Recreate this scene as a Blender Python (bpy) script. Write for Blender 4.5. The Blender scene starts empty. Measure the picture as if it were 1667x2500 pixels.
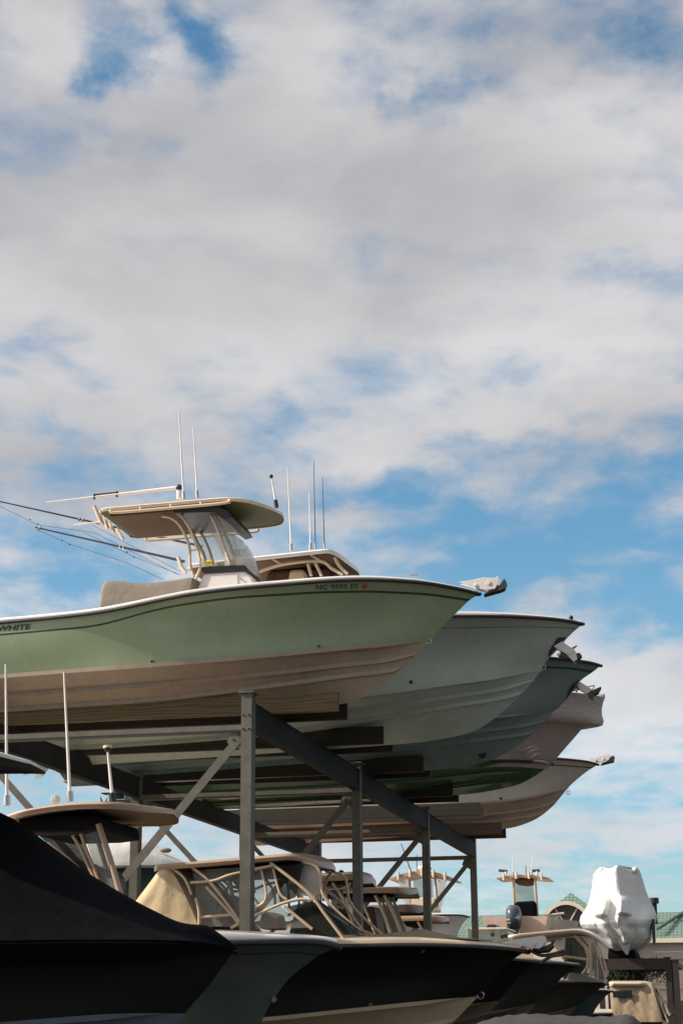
import bpy, bmesh, math, random
from mathutils import Vector, Matrix
from mathutils.bvhtree import BVHTree
random.seed(7)
scene = bpy.context.scene
COL = scene.collection
R = math.radians

# ------------------------------------------------------------------ camera
PW, PH, F = 1667.0, 2500.0, 4220.0
CX, CY = PW/2, PH/2
EYE = Vector((0, 0, 1.65))
_yv = Vector((1785-CX, -(2455-CY), -F)).normalized()
_zv = Vector((-133, 15100, -F)).normalized()
_zv = (_zv-_zv.dot(_yv)*_yv).normalized()
_xv = _yv.cross(_zv)
RWC = Matrix((_xv, _yv, _zv))
def ray(px, py): return (RWC @ Vector((px-CX, -(py-CY), -F))).normalized()
def PY(px, py, Y):
    d = ray(px, py); return EYE+d*((Y-EYE.y)/d.y)
def PXp(px, py, X):
    d = ray(px, py); return EYE+d*((X-EYE.x)/d.x)
def PZ(px, py, Z):
    d = ray(px, py); return EYE+d*((Z-EYE.z)/d.z)
def toPx(P):
    c = RWC.transposed() @ (Vector(P)-EYE)
    return (CX+F*c.x/-c.z, CY-F*c.y/-c.z)
def K3(Y): return Y/4345.0            # metres per photo pixel at depth Y (roughly)
cam = bpy.data.cameras.new('camera'); camo = bpy.data.objects.new('camera', cam); COL.objects.link(camo)
cam.sensor_fit = 'VERTICAL'; cam.sensor_height = 36; cam.lens = F/PH*36
cam.clip_end = 3000; cam.clip_start = 0.1
camo.matrix_world = Matrix.Translation(EYE) @ RWC.to_4x4()
scene.camera = camo

# ------------------------------------------------------------------ materials
MATS = {}
def mat(name, rgb, rough=0.5, metal=0.0, var=0.12, scale=3.0, bump=0.0, bscale=60.0, coat=0.0, stretch=None, spec=0.5, dirt=0.0, streak=0.0):
    if name in MATS: return MATS[name]
    m = bpy.data.materials.new(name); m.use_nodes = True
    nt = m.node_tree; N = nt.nodes; L = nt.links
    b = N['Principled BSDF']
    b.inputs['Roughness'].default_value = rough; b.inputs['Metallic'].default_value = metal
    b.inputs['Specular IOR Level'].default_value = spec
    if coat: b.inputs['Coat Weight'].default_value = coat; b.inputs['Coat Roughness'].default_value = 0.12
    tc = N.new('ShaderNodeTexCoord'); mp = N.new('ShaderNodeMapping')
    L.new(tc.outputs['Object'], mp.inputs['Vector'])
    if stretch: mp.inputs['Scale'].default_value = stretch
    n1 = N.new('ShaderNodeTexNoise'); n1.inputs['Scale'].default_value = scale; n1.inputs['Detail'].default_value = 8
    n1.inputs['Roughness'].default_value = 0.65
    L.new(mp.outputs['Vector'], n1.inputs['Vector'])
    rp = N.new('ShaderNodeValToRGB')
    e = rp.color_ramp.elements
    e[0].position = 0.3; e[1].position = 0.72
    e[0].color = tuple(max(0, c*(1-var)) for c in rgb)+(1,)
    e[1].color = tuple(min(1, c*(1+var)) for c in rgb)+(1,)
    L.new(n1.outputs['Fac'], rp.inputs['Fac'])
    out = rp.outputs['Color']
    if dirt:
        n3 = N.new('ShaderNodeTexNoise'); n3.inputs['Scale'].default_value = 1.6; n3.inputs['Detail'].default_value = 10
        n3.inputs['Roughness'].default_value = 0.75
        mp2 = N.new('ShaderNodeMapping'); mp2.inputs['Scale'].default_value = (1.2, 1.2, 0.35)
        L.new(tc.outputs['Object'], mp2.inputs['Vector']); L.new(mp2.outputs['Vector'], n3.inputs['Vector'])
        r2 = N.new('ShaderNodeMapRange'); r2.inputs[1].default_value = 0.5; r2.inputs[2].default_value = 0.75
        r2.inputs[3].default_value = 0; r2.inputs[4].default_value = dirt
        L.new(n3.outputs['Fac'], r2.inputs[0])
        mx = N.new('ShaderNodeMix'); mx.data_type = 'RGBA'
        L.new(r2.outputs[0], mx.inputs[0]); L.new(out, mx.inputs[6])
        mx.inputs[7].default_value = (rgb[0]*.42+.02, rgb[1]*.38+.015, rgb[2]*.33+.01, 1)
        out = mx.outputs[2]
    if streak:
        n5 = N.new('ShaderNodeTexNoise'); n5.inputs['Scale'].default_value = 2.2; n5.inputs['Detail'].default_value = 7; n5.inputs['Roughness'].default_value = 0.7
        mp5 = N.new('ShaderNodeMapping'); mp5.inputs['Scale'].default_value = (5, 5, .30); L.new(tc.outputs['Object'], mp5.inputs['Vector']); L.new(mp5.outputs['Vector'], n5.inputs['Vector'])
        r5 = N.new('ShaderNodeMapRange'); r5.inputs[1].default_value = .42; r5.inputs[2].default_value = .72; r5.inputs[3].default_value = 0; r5.inputs[4].default_value = streak; L.new(n5.outputs['Fac'], r5.inputs[0])
        mx5 = N.new('ShaderNodeMix'); mx5.data_type = 'RGBA'; L.new(r5.outputs[0], mx5.inputs[0]); L.new(out, mx5.inputs[6]); mx5.inputs[7].default_value = (rgb[0]*.45+.03, rgb[1]*.42+.025, rgb[2]*.38+.02, 1)
        out = mx5.outputs[2]
    L.new(out, b.inputs['Base Color'])
    rr = N.new('ShaderNodeMapRange'); rr.inputs[3].default_value = max(0.03, rough-.1); rr.inputs[4].default_value = min(1, rough+.12)
    L.new(n1.outputs['Fac'], rr.inputs[0]); L.new(rr.outputs[0], b.inputs['Roughness'])
    if bump:
        n2 = N.new('ShaderNodeTexNoise'); n2.inputs['Scale'].default_value = bscale; n2.inputs['Detail'].default_value = 5
        L.new(mp.outputs['Vector'], n2.inputs['Vector'])
        bp = N.new('ShaderNodeBump'); bp.inputs['Strength'].default_value = bump; bp.inputs['Distance'].default_value = 0.05
        L.new(n2.outputs['Fac'], bp.inputs['Height']); L.new(bp.outputs['Normal'], b.inputs['Normal'])
    MATS[name] = m
    return m
def glassmat(name, rgb, alpha, rough=0.05):
    if name in MATS: return MATS[name]
    m = bpy.data.materials.new(name); m.use_nodes = True
    nt = m.node_tree; N = nt.nodes; L = nt.links
    b = N['Principled BSDF']; b.inputs['Base Color'].default_value = rgb+(1,); b.inputs['Roughness'].default_value = rough
    tr = N.new('ShaderNodeBsdfTransparent'); tr.inputs[0].default_value = (0.9, 0.93, 0.9, 1)
    n = N.new('ShaderNodeTexNoise'); n.inputs['Scale'].default_value = 4; n.inputs['Detail'].default_value = 4
    r = N.new('ShaderNodeMapRange'); r.inputs[3].default_value = alpha*.8; r.inputs[4].default_value = min(1, alpha*1.2)
    L.new(n.outputs['Fac'], r.inputs[0])
    mx = N.new('ShaderNodeMixShader'); L.new(r.outputs[0], mx.inputs[0])
    L.new(tr.outputs[0], mx.inputs[1]); L.new(b.outputs[0], mx.inputs[2])
    L.new(mx.outputs[0], N['Material Output'].inputs['Surface'])
    MATS[name] = m; return m
def woodmat(name, a, c):
    if name in MATS: return MATS[name]
    m = bpy.data.materials.new(name); m.use_nodes = True
    nt = m.node_tree; N = nt.nodes; L = nt.links
    b = N['Principled BSDF']; b.inputs['Roughness'].default_value = 0.75
    tc = N.new('ShaderNodeTexCoord'); mp = N.new('ShaderNodeMapping'); mp.inputs['Scale'].default_value = (0.5, 3, 5)
    L.new(tc.outputs['Object'], mp.inputs['Vector'])
    w = N.new('ShaderNodeTexWave'); w.inputs['Scale'].default_value = 1.3; w.inputs['Distortion'].default_value = 14
    w.inputs['Detail'].default_value = 4; w.bands_direction = 'Z'
    L.new(mp.outputs['Vector'], w.inputs['Vector'])
    rp = N.new('ShaderNodeValToRGB'); rp.color_ramp.elements[0].color = a+(1,); rp.color_ramp.elements[1].color = c+(1,)
    L.new(w.outputs['Fac'], rp.inputs['Fac']); L.new(rp.outputs['Color'], b.inputs['Base Color'])
    bp = N.new('ShaderNodeBump'); bp.inputs['Strength'].default_value = .3; L.new(w.outputs['Fac'], bp.inputs['Height'])
    L.new(bp.outputs['Normal'], b.inputs['Normal'])
    MATS[name] = m; return m

M_STEEL = mat('grey_painted_steel', (.125, .117, .10), .6, .0, .22, 6, .08, 90, dirt=.35, spec=.25)
M_DSTEEL = mat('dark_steel', (.028, .031, .036), .75, .0, .3, 5, .06, 80, spec=.12)
M_RUST = mat('dark_brown_steel', (.035, .025, .024), .6, 0, .2, 5)
M_WOOD = woodmat('lit_timber', (.10, .068, .028), (.165, .118, .052))  # lighter copy of the timber colour, for the lit front plank
M_DWOOD = woodmat('shaded_timber', (.018, .014, .011), (.034, .028, .02))  # same timber darkened to hold the shade under the hulls
M_RWOOD = woodmat('red_brown_timber', (.05, .024, .016), (.085, .042, .028))
M_WHITE = mat('white_gelcoat', (.74, .70, .66), .3, 0, .05, 3, coat=.3, dirt=.12)
M_CREAM = mat('cream_gelcoat', (.68, .55, .42), .35, 0, .06, 3, coat=.2)
M_TAN = mat('tan_pipework', (.62, .47, .32), .32, 0, .06, 3, coat=.3)
M_RUB = mat('black_rubber', (.022, .022, .026), .5, 0, .2, 8)
M_STAIN = mat('stainless_steel', (.55, .52, .5), .28, .8, .1, 8)
M_DARKMET = mat('dark_metal', (.07, .065, .06), .35, .3, .25, 10)
M_BLACK = mat('black_plastic', (.018, .018, .02), .4, 0, .2, 8)
M_POLE = mat('white_pole', (.75, .70, .66), .4, 0, .05, 5)
M_CARBON = mat('carbon_pole', (.025, .027, .04), .3, 0, .1, 5, coat=.4)
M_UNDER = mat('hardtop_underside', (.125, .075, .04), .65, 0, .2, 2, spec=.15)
M_UNDERG = mat('green_reflection_underside', (.105, .102, .04), .55, 0, .18, 2, spec=.2)  # olive tint holds green reflected onto the hardtop underside
M_GREYC = mat('grey_canvas', (.21, .175, .145), .85, 0, .14, 3, .25, 9)
M_TANC = mat('tan_canvas', (.64, .50, .31), .8, 0, .10, 2.5, .5, 3.2)
M_BLACKC = mat('black_canvas', (.0035, .004, .0055), .9, 0, .3, 3, .5, 4, spec=.06)
M_GLASS = glassmat('clear_vinyl', (.35, .34, .32), .32)
M_GLASSD = glassmat('tinted_glass', (.03, .035, .03), .72)
M_VINYL = glassmat('milky_vinyl', (.62, .58, .53), .62, .2)
M_YEL = mat('yellow_sticker', (.8, .62, .03), .5, 0, .03)
M_RED = mat('red_sticker', (.55, .06, .05), .5, 0, .1)
M_INK = mat('black_lettering', (.02, .03, .02), .5, 0, .05)
M_BROWNI = mat('brown_cabin_lining', (.085, .045, .027), .6, 0, .35, 2.5)

# ------------------------------------------------------------------ mesh builder
WLOC = {}
class MB:
    def __init__(s): s.v = []; s.f = []; s.m = []
    def add(s, vs, fs, mi=0):
        o = len(s.v); s.v += [Vector(p) for p in vs]
        for f in fs: s.f.append(tuple(i+o for i in f)); s.m.append(mi)
        return s
    def box(s, a, b, mi=0):
        x0, y0, z0 = a; x1, y1, z1 = b
        vs = [(x0, y0, z0), (x1, y0, z0), (x1, y1, z0), (x0, y1, z0), (x0, y0, z1), (x1, y0, z1), (x1, y1, z1), (x0, y1, z1)]
        return s.add(vs, [(0, 3, 2, 1), (4, 5, 6, 7), (0, 1, 5, 4), (1, 2, 6, 5), (2, 3, 7, 6), (3, 0, 4, 7)], mi)
    def bar(s, a, b, w, h, mi=0, up=(0, 0, 1)):
        a = Vector(a); b = Vector(b); d = (b-a).normalized(); up = Vector(up)
        if abs(d.dot(up)) > .98: up = Vector((0, 1, 0))
        sd = d.cross(up).normalized()*w/2; u = sd.cross(d).normalized()*h/2
        vs = [a-sd-u, a+sd-u, a+sd+u, a-sd+u, b-sd-u, b+sd-u, b+sd+u, b-sd+u]
        return s.add(vs, [(0, 1, 2, 3), (7, 6, 5, 4), (0, 4, 5, 1), (1, 5, 6, 2), (2, 6, 7, 3), (3, 7, 4, 0)], mi)
    def loft(s, rings, closed=True, caps=True, mi=0):
        n = len(rings[0]); o = len(s.v)
        for r in rings: s.v += [Vector(p) for p in r]
        for i in range(len(rings)-1):
            for j in range(n if closed else n-1):
                k = (j+1) % n
                s.f.append((o+i*n+j, o+i*n+k, o+(i+1)*n+k, o+(i+1)*n+j)); s.m.append(mi)
        if caps and closed:
            s.f.append(tuple(o+j for j in range(n))[::-1]); s.m.append(mi)
            q = o+(len(rings)-1)*n
            s.f.append(tuple(q+j for j in range(n))); s.m.append(mi)
        return s
    def tube(s, path, r, seg=8, mi=0, smooth=0, flat=1.0):
        P = [Vector(p) for p in path]
        if smooth and len(P) > 2: P = crom(P, smooth)
        rings = []; up = Vector((0.13, 0.9, 0.31)).normalized()
        for i, p in enumerate(P):
            d = (P[min(i+1, len(P)-1)]-P[max(i-1, 0)])
            if d.length < 1e-6: d = Vector((0, 0, 1))
            d.normalize()
            a = d.cross(up)
            if a.length < .05: a = d.cross(Vector((1, 0, 0)))
            a.normalize(); b = a.cross(d)
            rr = r(i/(len(P)-1)) if callable(r) else r
            rings.append([p+a*rr*math.cos(2*math.pi*k/seg)+b*rr*flat*math.sin(2*math.pi*k/seg) for k in range(seg)])
        return s.loft(rings, True, True, mi)
    def prism(s, pts, off, mi=0):
        A = [Vector(p) for p in pts]; B = [p+Vector(off) for p in A]; n = len(A)
        return s.add(A+B, [tuple(range(n)), tuple(range(2*n-1, n-1, -1))]+[(j, n+j, n+(j+1) % n, (j+1) % n) for j in range(n)], mi)
    def ball(s, c, rx, ry=None, rz=None, mi=0, n=10):
        ry = ry or rx; rz = rz or rx; c = Vector(c); rings = []
        for i in range(1, n):
            t = math.pi*i/n
            rings.append([c+Vector((rx*math.sin(t)*math.cos(2*math.pi*k/(n+4)), ry*math.sin(t)*math.sin(2*math.pi*k/(n+4)), -rz*math.cos(t))) for k in range(n+4)])
        return s.loft(rings, True, True, mi)
    def build(s, name, mats, parent=None, smooth=None, bevel=0, fix=True):
        me = bpy.data.meshes.new(name)
        base = WLOC.get(parent.name, Vector()) if parent else Vector()
        me.from_pydata([tuple(v-base) for v in s.v], [], s.f)
        if not isinstance(mats, (list, tuple)): mats = [mats]
        for m in mats: me.materials.append(m)
        for p, mi in zip(me.polygons, s.m): p.material_index = mi
        bm = bmesh.new(); bm.from_mesh(me)
        bmesh.ops.remove_doubles(bm, verts=bm.verts, dist=1e-5)
        if fix: bmesh.ops.recalc_face_normals(bm, faces=bm.faces)
        bm.to_mesh(me); bm.free(); me.update()
        if smooth is not None:
            for p in me.polygons: p.use_smooth = True
            me.set_sharp_from_angle(angle=R(smooth))
        o = bpy.data.objects.new(name, me); COL.objects.link(o)
        if parent: o.parent = parent; WLOC[o.name] = base.copy()
        else: WLOC[o.name] = Vector()
        if bevel:
            bv = o.modifiers.new('bevel', 'BEVEL'); bv.width = bevel; bv.segments = 2; bv.limit_method = 'ANGLE'; bv.angle_limit = R(40)
        return o
def crom(P, n):
    out = []
    for i in range(len(P)-1):
        p0 = P[max(i-1, 0)]; p1 = P[i]; p2 = P[i+1]; p3 = P[min(i+2, len(P)-1)]
        for k in range(n):
            t = k/n
            out.append(.5*((2*p1)+(p2-p0)*t+(2*p0-5*p1+4*p2-p3)*t*t+(3*p1-p0-3*p2+p3)*t**3))
    out.append(P[-1]); return out
def thing(name, loc, label, cat, group=None):
    o = bpy.data.objects.new(name, None); o.empty_display_size = .3; COL.objects.link(o)
    o.location = loc; WLOC[o.name] = Vector(loc)
    o['label'] = label; o['category'] = cat
    if group: o['group'] = group
    return o
def tag(o, label, cat, group=None):
    o['label'] = label; o['category'] = cat
    if group: o['group'] = group
    return o
def structure(o): o['kind'] = 'structure'; return o
def lerp(a, b, t): return a+(b-a)*t
def sstep(a, b, x):
    t = max(0, min(1, (x-a)/(b-a))); return t*t*(3-2*t)
def interp(pts, x):
    # piecewise linear through sorted (x, value)
    if x <= pts[0][0]: 
        (a, va), (b, vb) = pts[0], pts[1]
    elif x >= pts[-1][0]:
        (a, va), (b, vb) = pts[-2], pts[-1]
    else:
        for i in range(len(pts)-1):
            if pts[i][0] <= x <= pts[i+1][0]: (a, va), (b, vb) = pts[i], pts[i+1]; break
    return va+(vb-va)*(x-a)/((b-a) or 1e-9)
def smoothlist(v, n):
    for _ in range(n):
        v = [v[0]]+[(v[i-1]+2*v[i]+v[i+1])/4 for i in range(1, len(v)-1)]+[v[-1]]
    return v
# pixel helpers: poly in pixels on plane Y, extruded dy; tube through (px,py,Y)
def pp(pts, Y): return [PY(a, b, Y) for a, b in pts]
def pt(pts): return [PY(*p) for p in pts]

# ------------------------------------------------------------------ hull
def make_hull(root, Yc, B, sheer, stem, chine, length, cols, Lb=4.2, ps=2.0, Bc=.86, Lc=4.0, pc=1.6, flare=.16,
              strakes=(.30, .60), stripe=None, stripew=7, cap=.07, nst=70, smooth=5, sheer_after=None, rub=.024, deckmat=None, keel_slope=None):
    tip = PY(sheer[-1][0], sheer[-1][1], Yc); xt = tip.x
    xs0 = xt-length
    E = PY(chine[-1][0], chine[-1][1], Yc)
    def bs(X):
        u = max(0, min(1, (X-(xt-Lb))/Lb)); a = max(0, 1-u**ps)
        aft = 1-.06*sstep(xt-Lb, xs0, X)
        return B*aft*a**.9
    def bc(X):
        u = max(0, min(1, (X-(E.x-Lc))/Lc)); return B*Bc*max(0, 1-u**pc)*(1-.04*sstep(xt-Lb, xs0, X))
    def hit(px, py, bf):
        lo, hi = Yc-B-.6, Yc
        for _ in range(50):
            mid = (lo+hi)/2; P = PY(px, py, mid)
            if mid-(Yc-bf(P.x)) > 0: hi = mid
            else: lo = mid
        return PY(px, py, (lo+hi)/2)
    def dens(pts, n=12):
        V = [Vector((a, b, 0)) for a, b in pts]; V = crom(V, n); return [(p.x, p.y) for p in V]
    S = [(P.x, P.z) for P in (hit(a, b, bs) for a, b in dens(sheer))]
    C = [(P.x, P.z) for P in (hit(a, b, bc) for a, b in dens(chine))]
    Kp = [PY(a, b, Yc) for a, b in dens(stem)]
    S = sorted(S); C = sorted(C)
    S[-1] = (xt, tip.z); C[-1] = (E.x, E.z)
    # stem ordered tip -> keel
    Kall = [(p.x, p.z) for p in Kp]
    above = [p for p in Kall if p[1] >= E.z]; below = [p for p in Kall if p[1] < E.z]
    stemv = [(tip.x, tip.z)]+[p for p in above if p[1] < tip.z]+[(E.x, E.z)]   # tip->E
    Kk = sorted([(E.x, E.z)]+below)
    ts = [1-(1-i/(nst-1))**1.7 for i in range(nst)]
    sx = [lerp(xs0, xt, t) for t in ts]; sz = smoothlist([interp(S, x) for x in sx], smooth)
    cxs = [lerp(xs0, E.x, t) for t in ts]; cz = smoothlist([interp(C, x) for x in cxs], smooth)
    kz = smoothlist([min(interp(Kk, x), interp(C, x)-.0) for x in cxs], 3)
    # stem as function of fraction v
    def stem_at(v):
        z = lerp(tip.z, E.z, v); pts = sorted([(p[1], p[0]) for p in stemv]); return interp(pts, z), z
    def top(i, v):
        t = ts[i]
        a = Vector((sx[i], bs(sx[i]), sz[i])); c = Vector((cxs[i], bc(cxs[i]), cz[i]))
        p = a.lerp(c, v)
        X, Z = stem_at(v); q = Vector((tip.x, 0, tip.z)).lerp(Vector((E.x, 0, E.z)), v)
        w = t**5
        p.x += (X-q.x)*w
        fl = flare*math.sin(math.pi*v**.8)*sstep(.3, .8, t)*(1-sstep(.85, 1, t))
        p.y = max(0, p.y-fl)
        p.y += .03*math.sin(math.pi*v)*(1-sstep(.2, .6, t))
        return p
    # stripe position as fraction v along the topside
    hb = MB()
    def stripe_v(i):
        if not stripe: return None
        lo, hi = 0.02, .8
        for _ in range(24):
            m = (lo+hi)/2; p = top(i, m); q = toPx((p.x, Yc-p.y, p.z))
            if q[1] > interp(stripe, q[0]): hi = m
            else: lo = m
        return (lo+hi)/2
    nv = 12
    rows = []; 
    sv = [stripe_v(i) for i in range(nst)] if stripe else None
    if sv: sv = smoothlist(sv, 3)
    for i in range(nst):
        if sv:
            depth = (sz[i]-cz[i]); dv = stripew*K3(Yc)/max(.2, depth)
            a = sv[i]
            vs = [0, a*.5, a-dv/2, a+dv/2]+[lerp(a+dv/2, 1, k/(nv-3)) for k in range(1, nv-2)]
        else: vs = [k/nv for k in range(nv+1)]
        rows.append([top(i, v) for v in vs])
    ntop = len(rows[0])
    iref = min(range(nst), key=lambda q: abs(ts[q]-.55)); dref = max(.1, cz[iref]-.055-kz[iref])
    # bottom rows
    for i in range(nst):
        t = ts[i]
        c = Vector((cxs[i], bc(cxs[i]), cz[i])); k = Vector((cxs[i], 0, kz[i]))
        f = 1-sstep(.90, 1.0, t)
        hch = .05*f
        o1 = c+Vector((0, .035*f, 0)); o2 = o1+Vector((0, -.004, -hch)); 
        ci = c+Vector((0, -min(.09*f, c.y*.5), -hch-.005*f))
        if ci.z < k.z: ci.z = k.z
        row = [o1, o2, ci]
        dz = max(.001, ci.z-k.z); pv = 0
        for q_, v0 in enumerate(strakes):
            v = min(.90+.05*q_, v0*dref/dz)
            e = 1-sstep(.78, .90, v)
            h = min(.055*e, dz*.16); p = ci.lerp(k, v)
            v2 = min(.93+.05*q_, v+h/dz+.02)
            row += [ci.lerp(k, (pv+v)/2), p, p+Vector((0, .010*e, -h)), ci.lerp(k, v2)]; pv = v2
        row += [ci.lerp(k, (pv+1)/2), k]
        rows[i] += row
    n = len(rows[0])
    mid = []
    for j in range(n-1):
        if j < ntop-1:
            mid.append(1 if (sv and j == 2) else 0)
        else: mid.append(2)
    for side in (-1, 1):
        o = len(hb.v)
        for r in rows: hb.v += [Vector((p.x, Yc+side*p.y, p.z)) for p in r]
        for i in range(nst-1):
            for j in range(n-1):
                hb.f.append((o+i*n+j, o+i*n+j+1, o+(i+1)*n+j+1, o+(i+1)*n+j)); hb.m.append(mid[j])
    # transom
    ring = [Vector((p.x, Yc-p.y, p.z)) for p in rows[0]]+[Vector((p.x, Yc+p.y, p.z)) for p in reversed(rows[0][:-1])]
    hb.add(ring, [tuple(range(len(ring)))], 0)
    hull = hb.build('hull', cols, root, smooth=28)
    # gunwale cap and deck
    db = MB(); rings = []
    for i in range(nst):
        b = bs(sx[i]); t = ts[i]; hc = cap*(1-.55*sstep(.8, 1, t)); x = sx[i]; z = sz[i]
        prof = []
        for q, (oy, oz) in enumerate(((.015, -.01), (.01, hc*.5), (-.02, hc*.92), (-.06, hc), (-.2, hc+.005))):
            prof.append((max(0, b+oy) if b > .02 else max(0, b+oy*.2), z+oz))
        yi = prof[-1][0]
        ring = [Vector((x, Yc-a, zz)) for a, zz in prof]+[Vector((x, Yc-yi*.5, z+hc+.005+.05*min(1, yi))), Vector((x, Yc, z+hc+.005+.07*min(1, yi))), Vector((x, Yc+yi*.5, z+hc+.005+.05*min(1, yi)))]+[Vector((x, Yc+a, zz)) for a, zz in reversed(prof)]
        rings.append(ring)
    db.loft(rings, False, False)
    deck = db.build('deck', deckmat or M_WHITE, root, smooth=40)
    # rub rail
    rb = MB(); path = [Vector((sx[i], Yc-bs(sx[i])-.012, sz[i]-.012)) for i in range(nst)]
    path[-1] = Vector((xt+.02, Yc, sz[-1]-.012))
    path += [Vector((p.x, 2*Yc-p.y, p.z)) for p in reversed(path[:-1])]
    rb.tube(path, rub, 8, flat=1.15)
    rb.build('rub_rail', M_RUB, root, smooth=50)
    info = dict(bs=bs, tip=tip, xs=sx, zs=sz, root=root, hull=hull, Yc=Yc, B=B, keelz=kz, xs0=xs0)
    bm = bmesh.new(); 
    info['bvh'] = BVHTree.FromPolygons([tuple(v) for v in hb.v], [f for f in hb.f if len(f) <= 4])
    bm.free()
    return info
def cradle(info):
    for i in (8, 26):
        x, z = info['xs'][i], info['keelz'][i]
        mb = MB(); mb.box((x-.15, info['Yc']-.6, 0), (x+.15, info['Yc']+.6, max(.15, z-.16))); mb.box((x-.12, info['Yc']-.25, max(.15, z-.16)+.001), (x+.12, info['Yc']+.25, max(.2, z-.01)))
        mb.build('keel_block', M_DWOOD, info['root'])
def on_hull(info, px, py, off=.004):
    d = ray(px, py); h = info['bvh'].ray_cast(EYE, d)
    if h[0] is None: return PY(px, py, info['Yc']-.2)
    n = h[1]; n = n if n.dot(d) < 0 else -n
    return h[0]+n*off
def sheer_z(info, x):
    return interp(list(zip(info['xs'], info['zs'])), x)
def decal_text(info, text, x0, y0, x1, y1, h, mat_, slant=0, name='lettering', bold=0, wscale=None):
    """lettering wrapped on the hull between two baseline pixels"""
    cu = bpy.data.curves.new('txt', 'FONT'); cu.body = text; cu.size = 1; cu.offset = bold; cu.resolution_u = 3
    o = bpy.data.objects.new('txt', cu); COL.objects.link(o)
    dg = bpy.context.evaluated_depsgraph_get()
    me = bpy.data.meshes.new_from_object(o.evaluated_get(dg)); bpy.data.objects.remove(o)
    xs = [v.co.x for v in me.vertices]; ys = [v.co.y for v in me.vertices]
    w = max(xs)-min(xs); mnx = min(xs); hh = max(ys)-min(ys); mny = min(ys)
    mb = MB()
    for v in me.vertices:
        u = (v.co.x-mnx)/w; q = (v.co.y-mny)/hh
        mb.v.append(on_hull(info, lerp(x0, x1, u)+slant*q*h, lerp(y0, y1, u)-q*h))
    for p in me.polygons: mb.f.append(tuple(p.vertices)); mb.m.append(0)
    return mb.build(name, mat_, info['hull'], fix=False)
def decal_poly(info, pts, mat_, name, off=.005, thick=.004):
    mb = MB(); A = [on_hull(info, a, b, off) for a, b in pts]; n = len(A)
    mb.add(A, [tuple(range(n))])
    return mb.build(name, mat_, info['hull'], fix=False)
def fitting(info, px, py, r, mat_, name='through_hull_fitting'):
    c = on_hull(info, px, py, .0); d = (EYE-c).normalized()
    n = Vector((.15, -.95, -.2)).normalized()
    mb = MB(); rr = r*K3(info['Yc'])
    mb.tube([c-n*.01, c+n*.02], rr, 14); mb.tube([c+n*.02, c+n*.026], rr*.55, 12, 1)
    return mb.build(name, [mat_, M_BLACK], info['hull'], smooth=40)

# ------------------------------------------------------------------ hardtop
def hardtop(root, Yc, w, L, Rt, tip, th=.09, camber=.06, mats=None, curve=2.6, rear_round=.12, name='hardtop', arch=.0, rimdark=False, pw=.62):
    """L, Rt: near edge top pixels (rear, start of front curve); tip: front pixel on centre line"""
    a = PY(L[0], L[1], Yc-w); b = PY(Rt[0], Rt[1], Yc-w); t = PY(tip[0], tip[1], Yc)
    x0, xs, xt = a.x, b.x, t.x
    def zc(x):
        q = (x-x0)/(xt-x0); ar = arch*4*q*(1-q)
        if x <= xs: return lerp(a.z, b.z, (x-x0)/(xs-x0))+ar
        u = (x-xs)/(xt-xs); base = b.z+(b.z-a.z)/(xs-x0)*(x-xs)
        return lerp(base, t.z, u*u)+ar
    def hw(x):
        if x < x0+rear_round: 
            u = 1-(x-x0)/rear_round; return w*(1-.14*u*u)
        if x <= xs: return w
        u = (x-xs)/(xt-xs); return w*max(0, 1-u**curve)**pw
    n = 46; rings = []
    for i in range(n):
        u = i/(n-1); x = lerp(x0, xt, 1-(1-u)**1.6); h = max(.015, hw(x)); z = zc(x)
        e = th*(.35+.65*min(1, h/(.6*w)))
        ring = []
        prof = [(-1, -.35), (-.985, -.05), (-.95, .12), (-.8, .32), (-.5, .7), (0, 1), (.5, .7), (.8, .32), (.95, .12), (.985, -.05), (1, -.35)]
        for q, zz in prof: ring.append(Vector((x, Yc+q*h, z+(zz*camber if zz > 0 else zz*e))))
        for q, zz in [(.99, -.8), (.975, -1.), (.955, -.95), (.935, -.70), (.5, -.6), (0, -.55), (-.5, -.6), (-.935, -.70), (-.955, -.95), (-.975, -1.), (-.99, -.8)]:
            ring.append(Vector((x, Yc+q*h, z+zz*e)))
        rings.append(ring)
    mb = MB(); mb.loft(rings, True, True, 0)
    m = len(rings[0])
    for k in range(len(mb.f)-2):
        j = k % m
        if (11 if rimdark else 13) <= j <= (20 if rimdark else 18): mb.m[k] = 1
    o = mb.build(name, mats or [M_CREAM, M_UNDER], root, smooth=35)
    return dict(zc=zc, hw=hw, x0=x0, xs=xs, xt=xt, th=th, obj=o, Yc=Yc, w=w)
def tubes(root, paths, r, mat_, name, smooth=6, seg=8, mirror=None):
    out = []
    for p in paths:
        P = pt(p)
        for k in range(2 if mirror else 1):
            if k: P = [Vector((q.x, 2*mirror-q.y, q.z)) for q in P]
            mb = MB(); mb.tube(P, r, seg, smooth=smooth); out.append(mb.build(name, mat_, root, smooth=60))
    return out
def antenna(root, a, b, r, mat_=None, basem=None, name='antenna', tipball=0):
    mb = MB(); A = PY(*a); Bp = PY(*b)
    mb.tube([Bp, A], lambda t: r*(1-.45*t), 8)
    o = mb.build(name, mat_ or M_POLE, root, smooth=60)
    m2 = MB(); d = (A-Bp).normalized(); m2.tube([Bp-d*.02, Bp+d*.09], r*1.9, 8)
    m2.build('antenna_base', basem or M_STAIN, o, smooth=60)
    if tipball:
        m3 = MB(); m3.ball(A, tipball, n=8); m3.build('lamp', M_BLACK, o, smooth=60)
    return o

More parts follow.
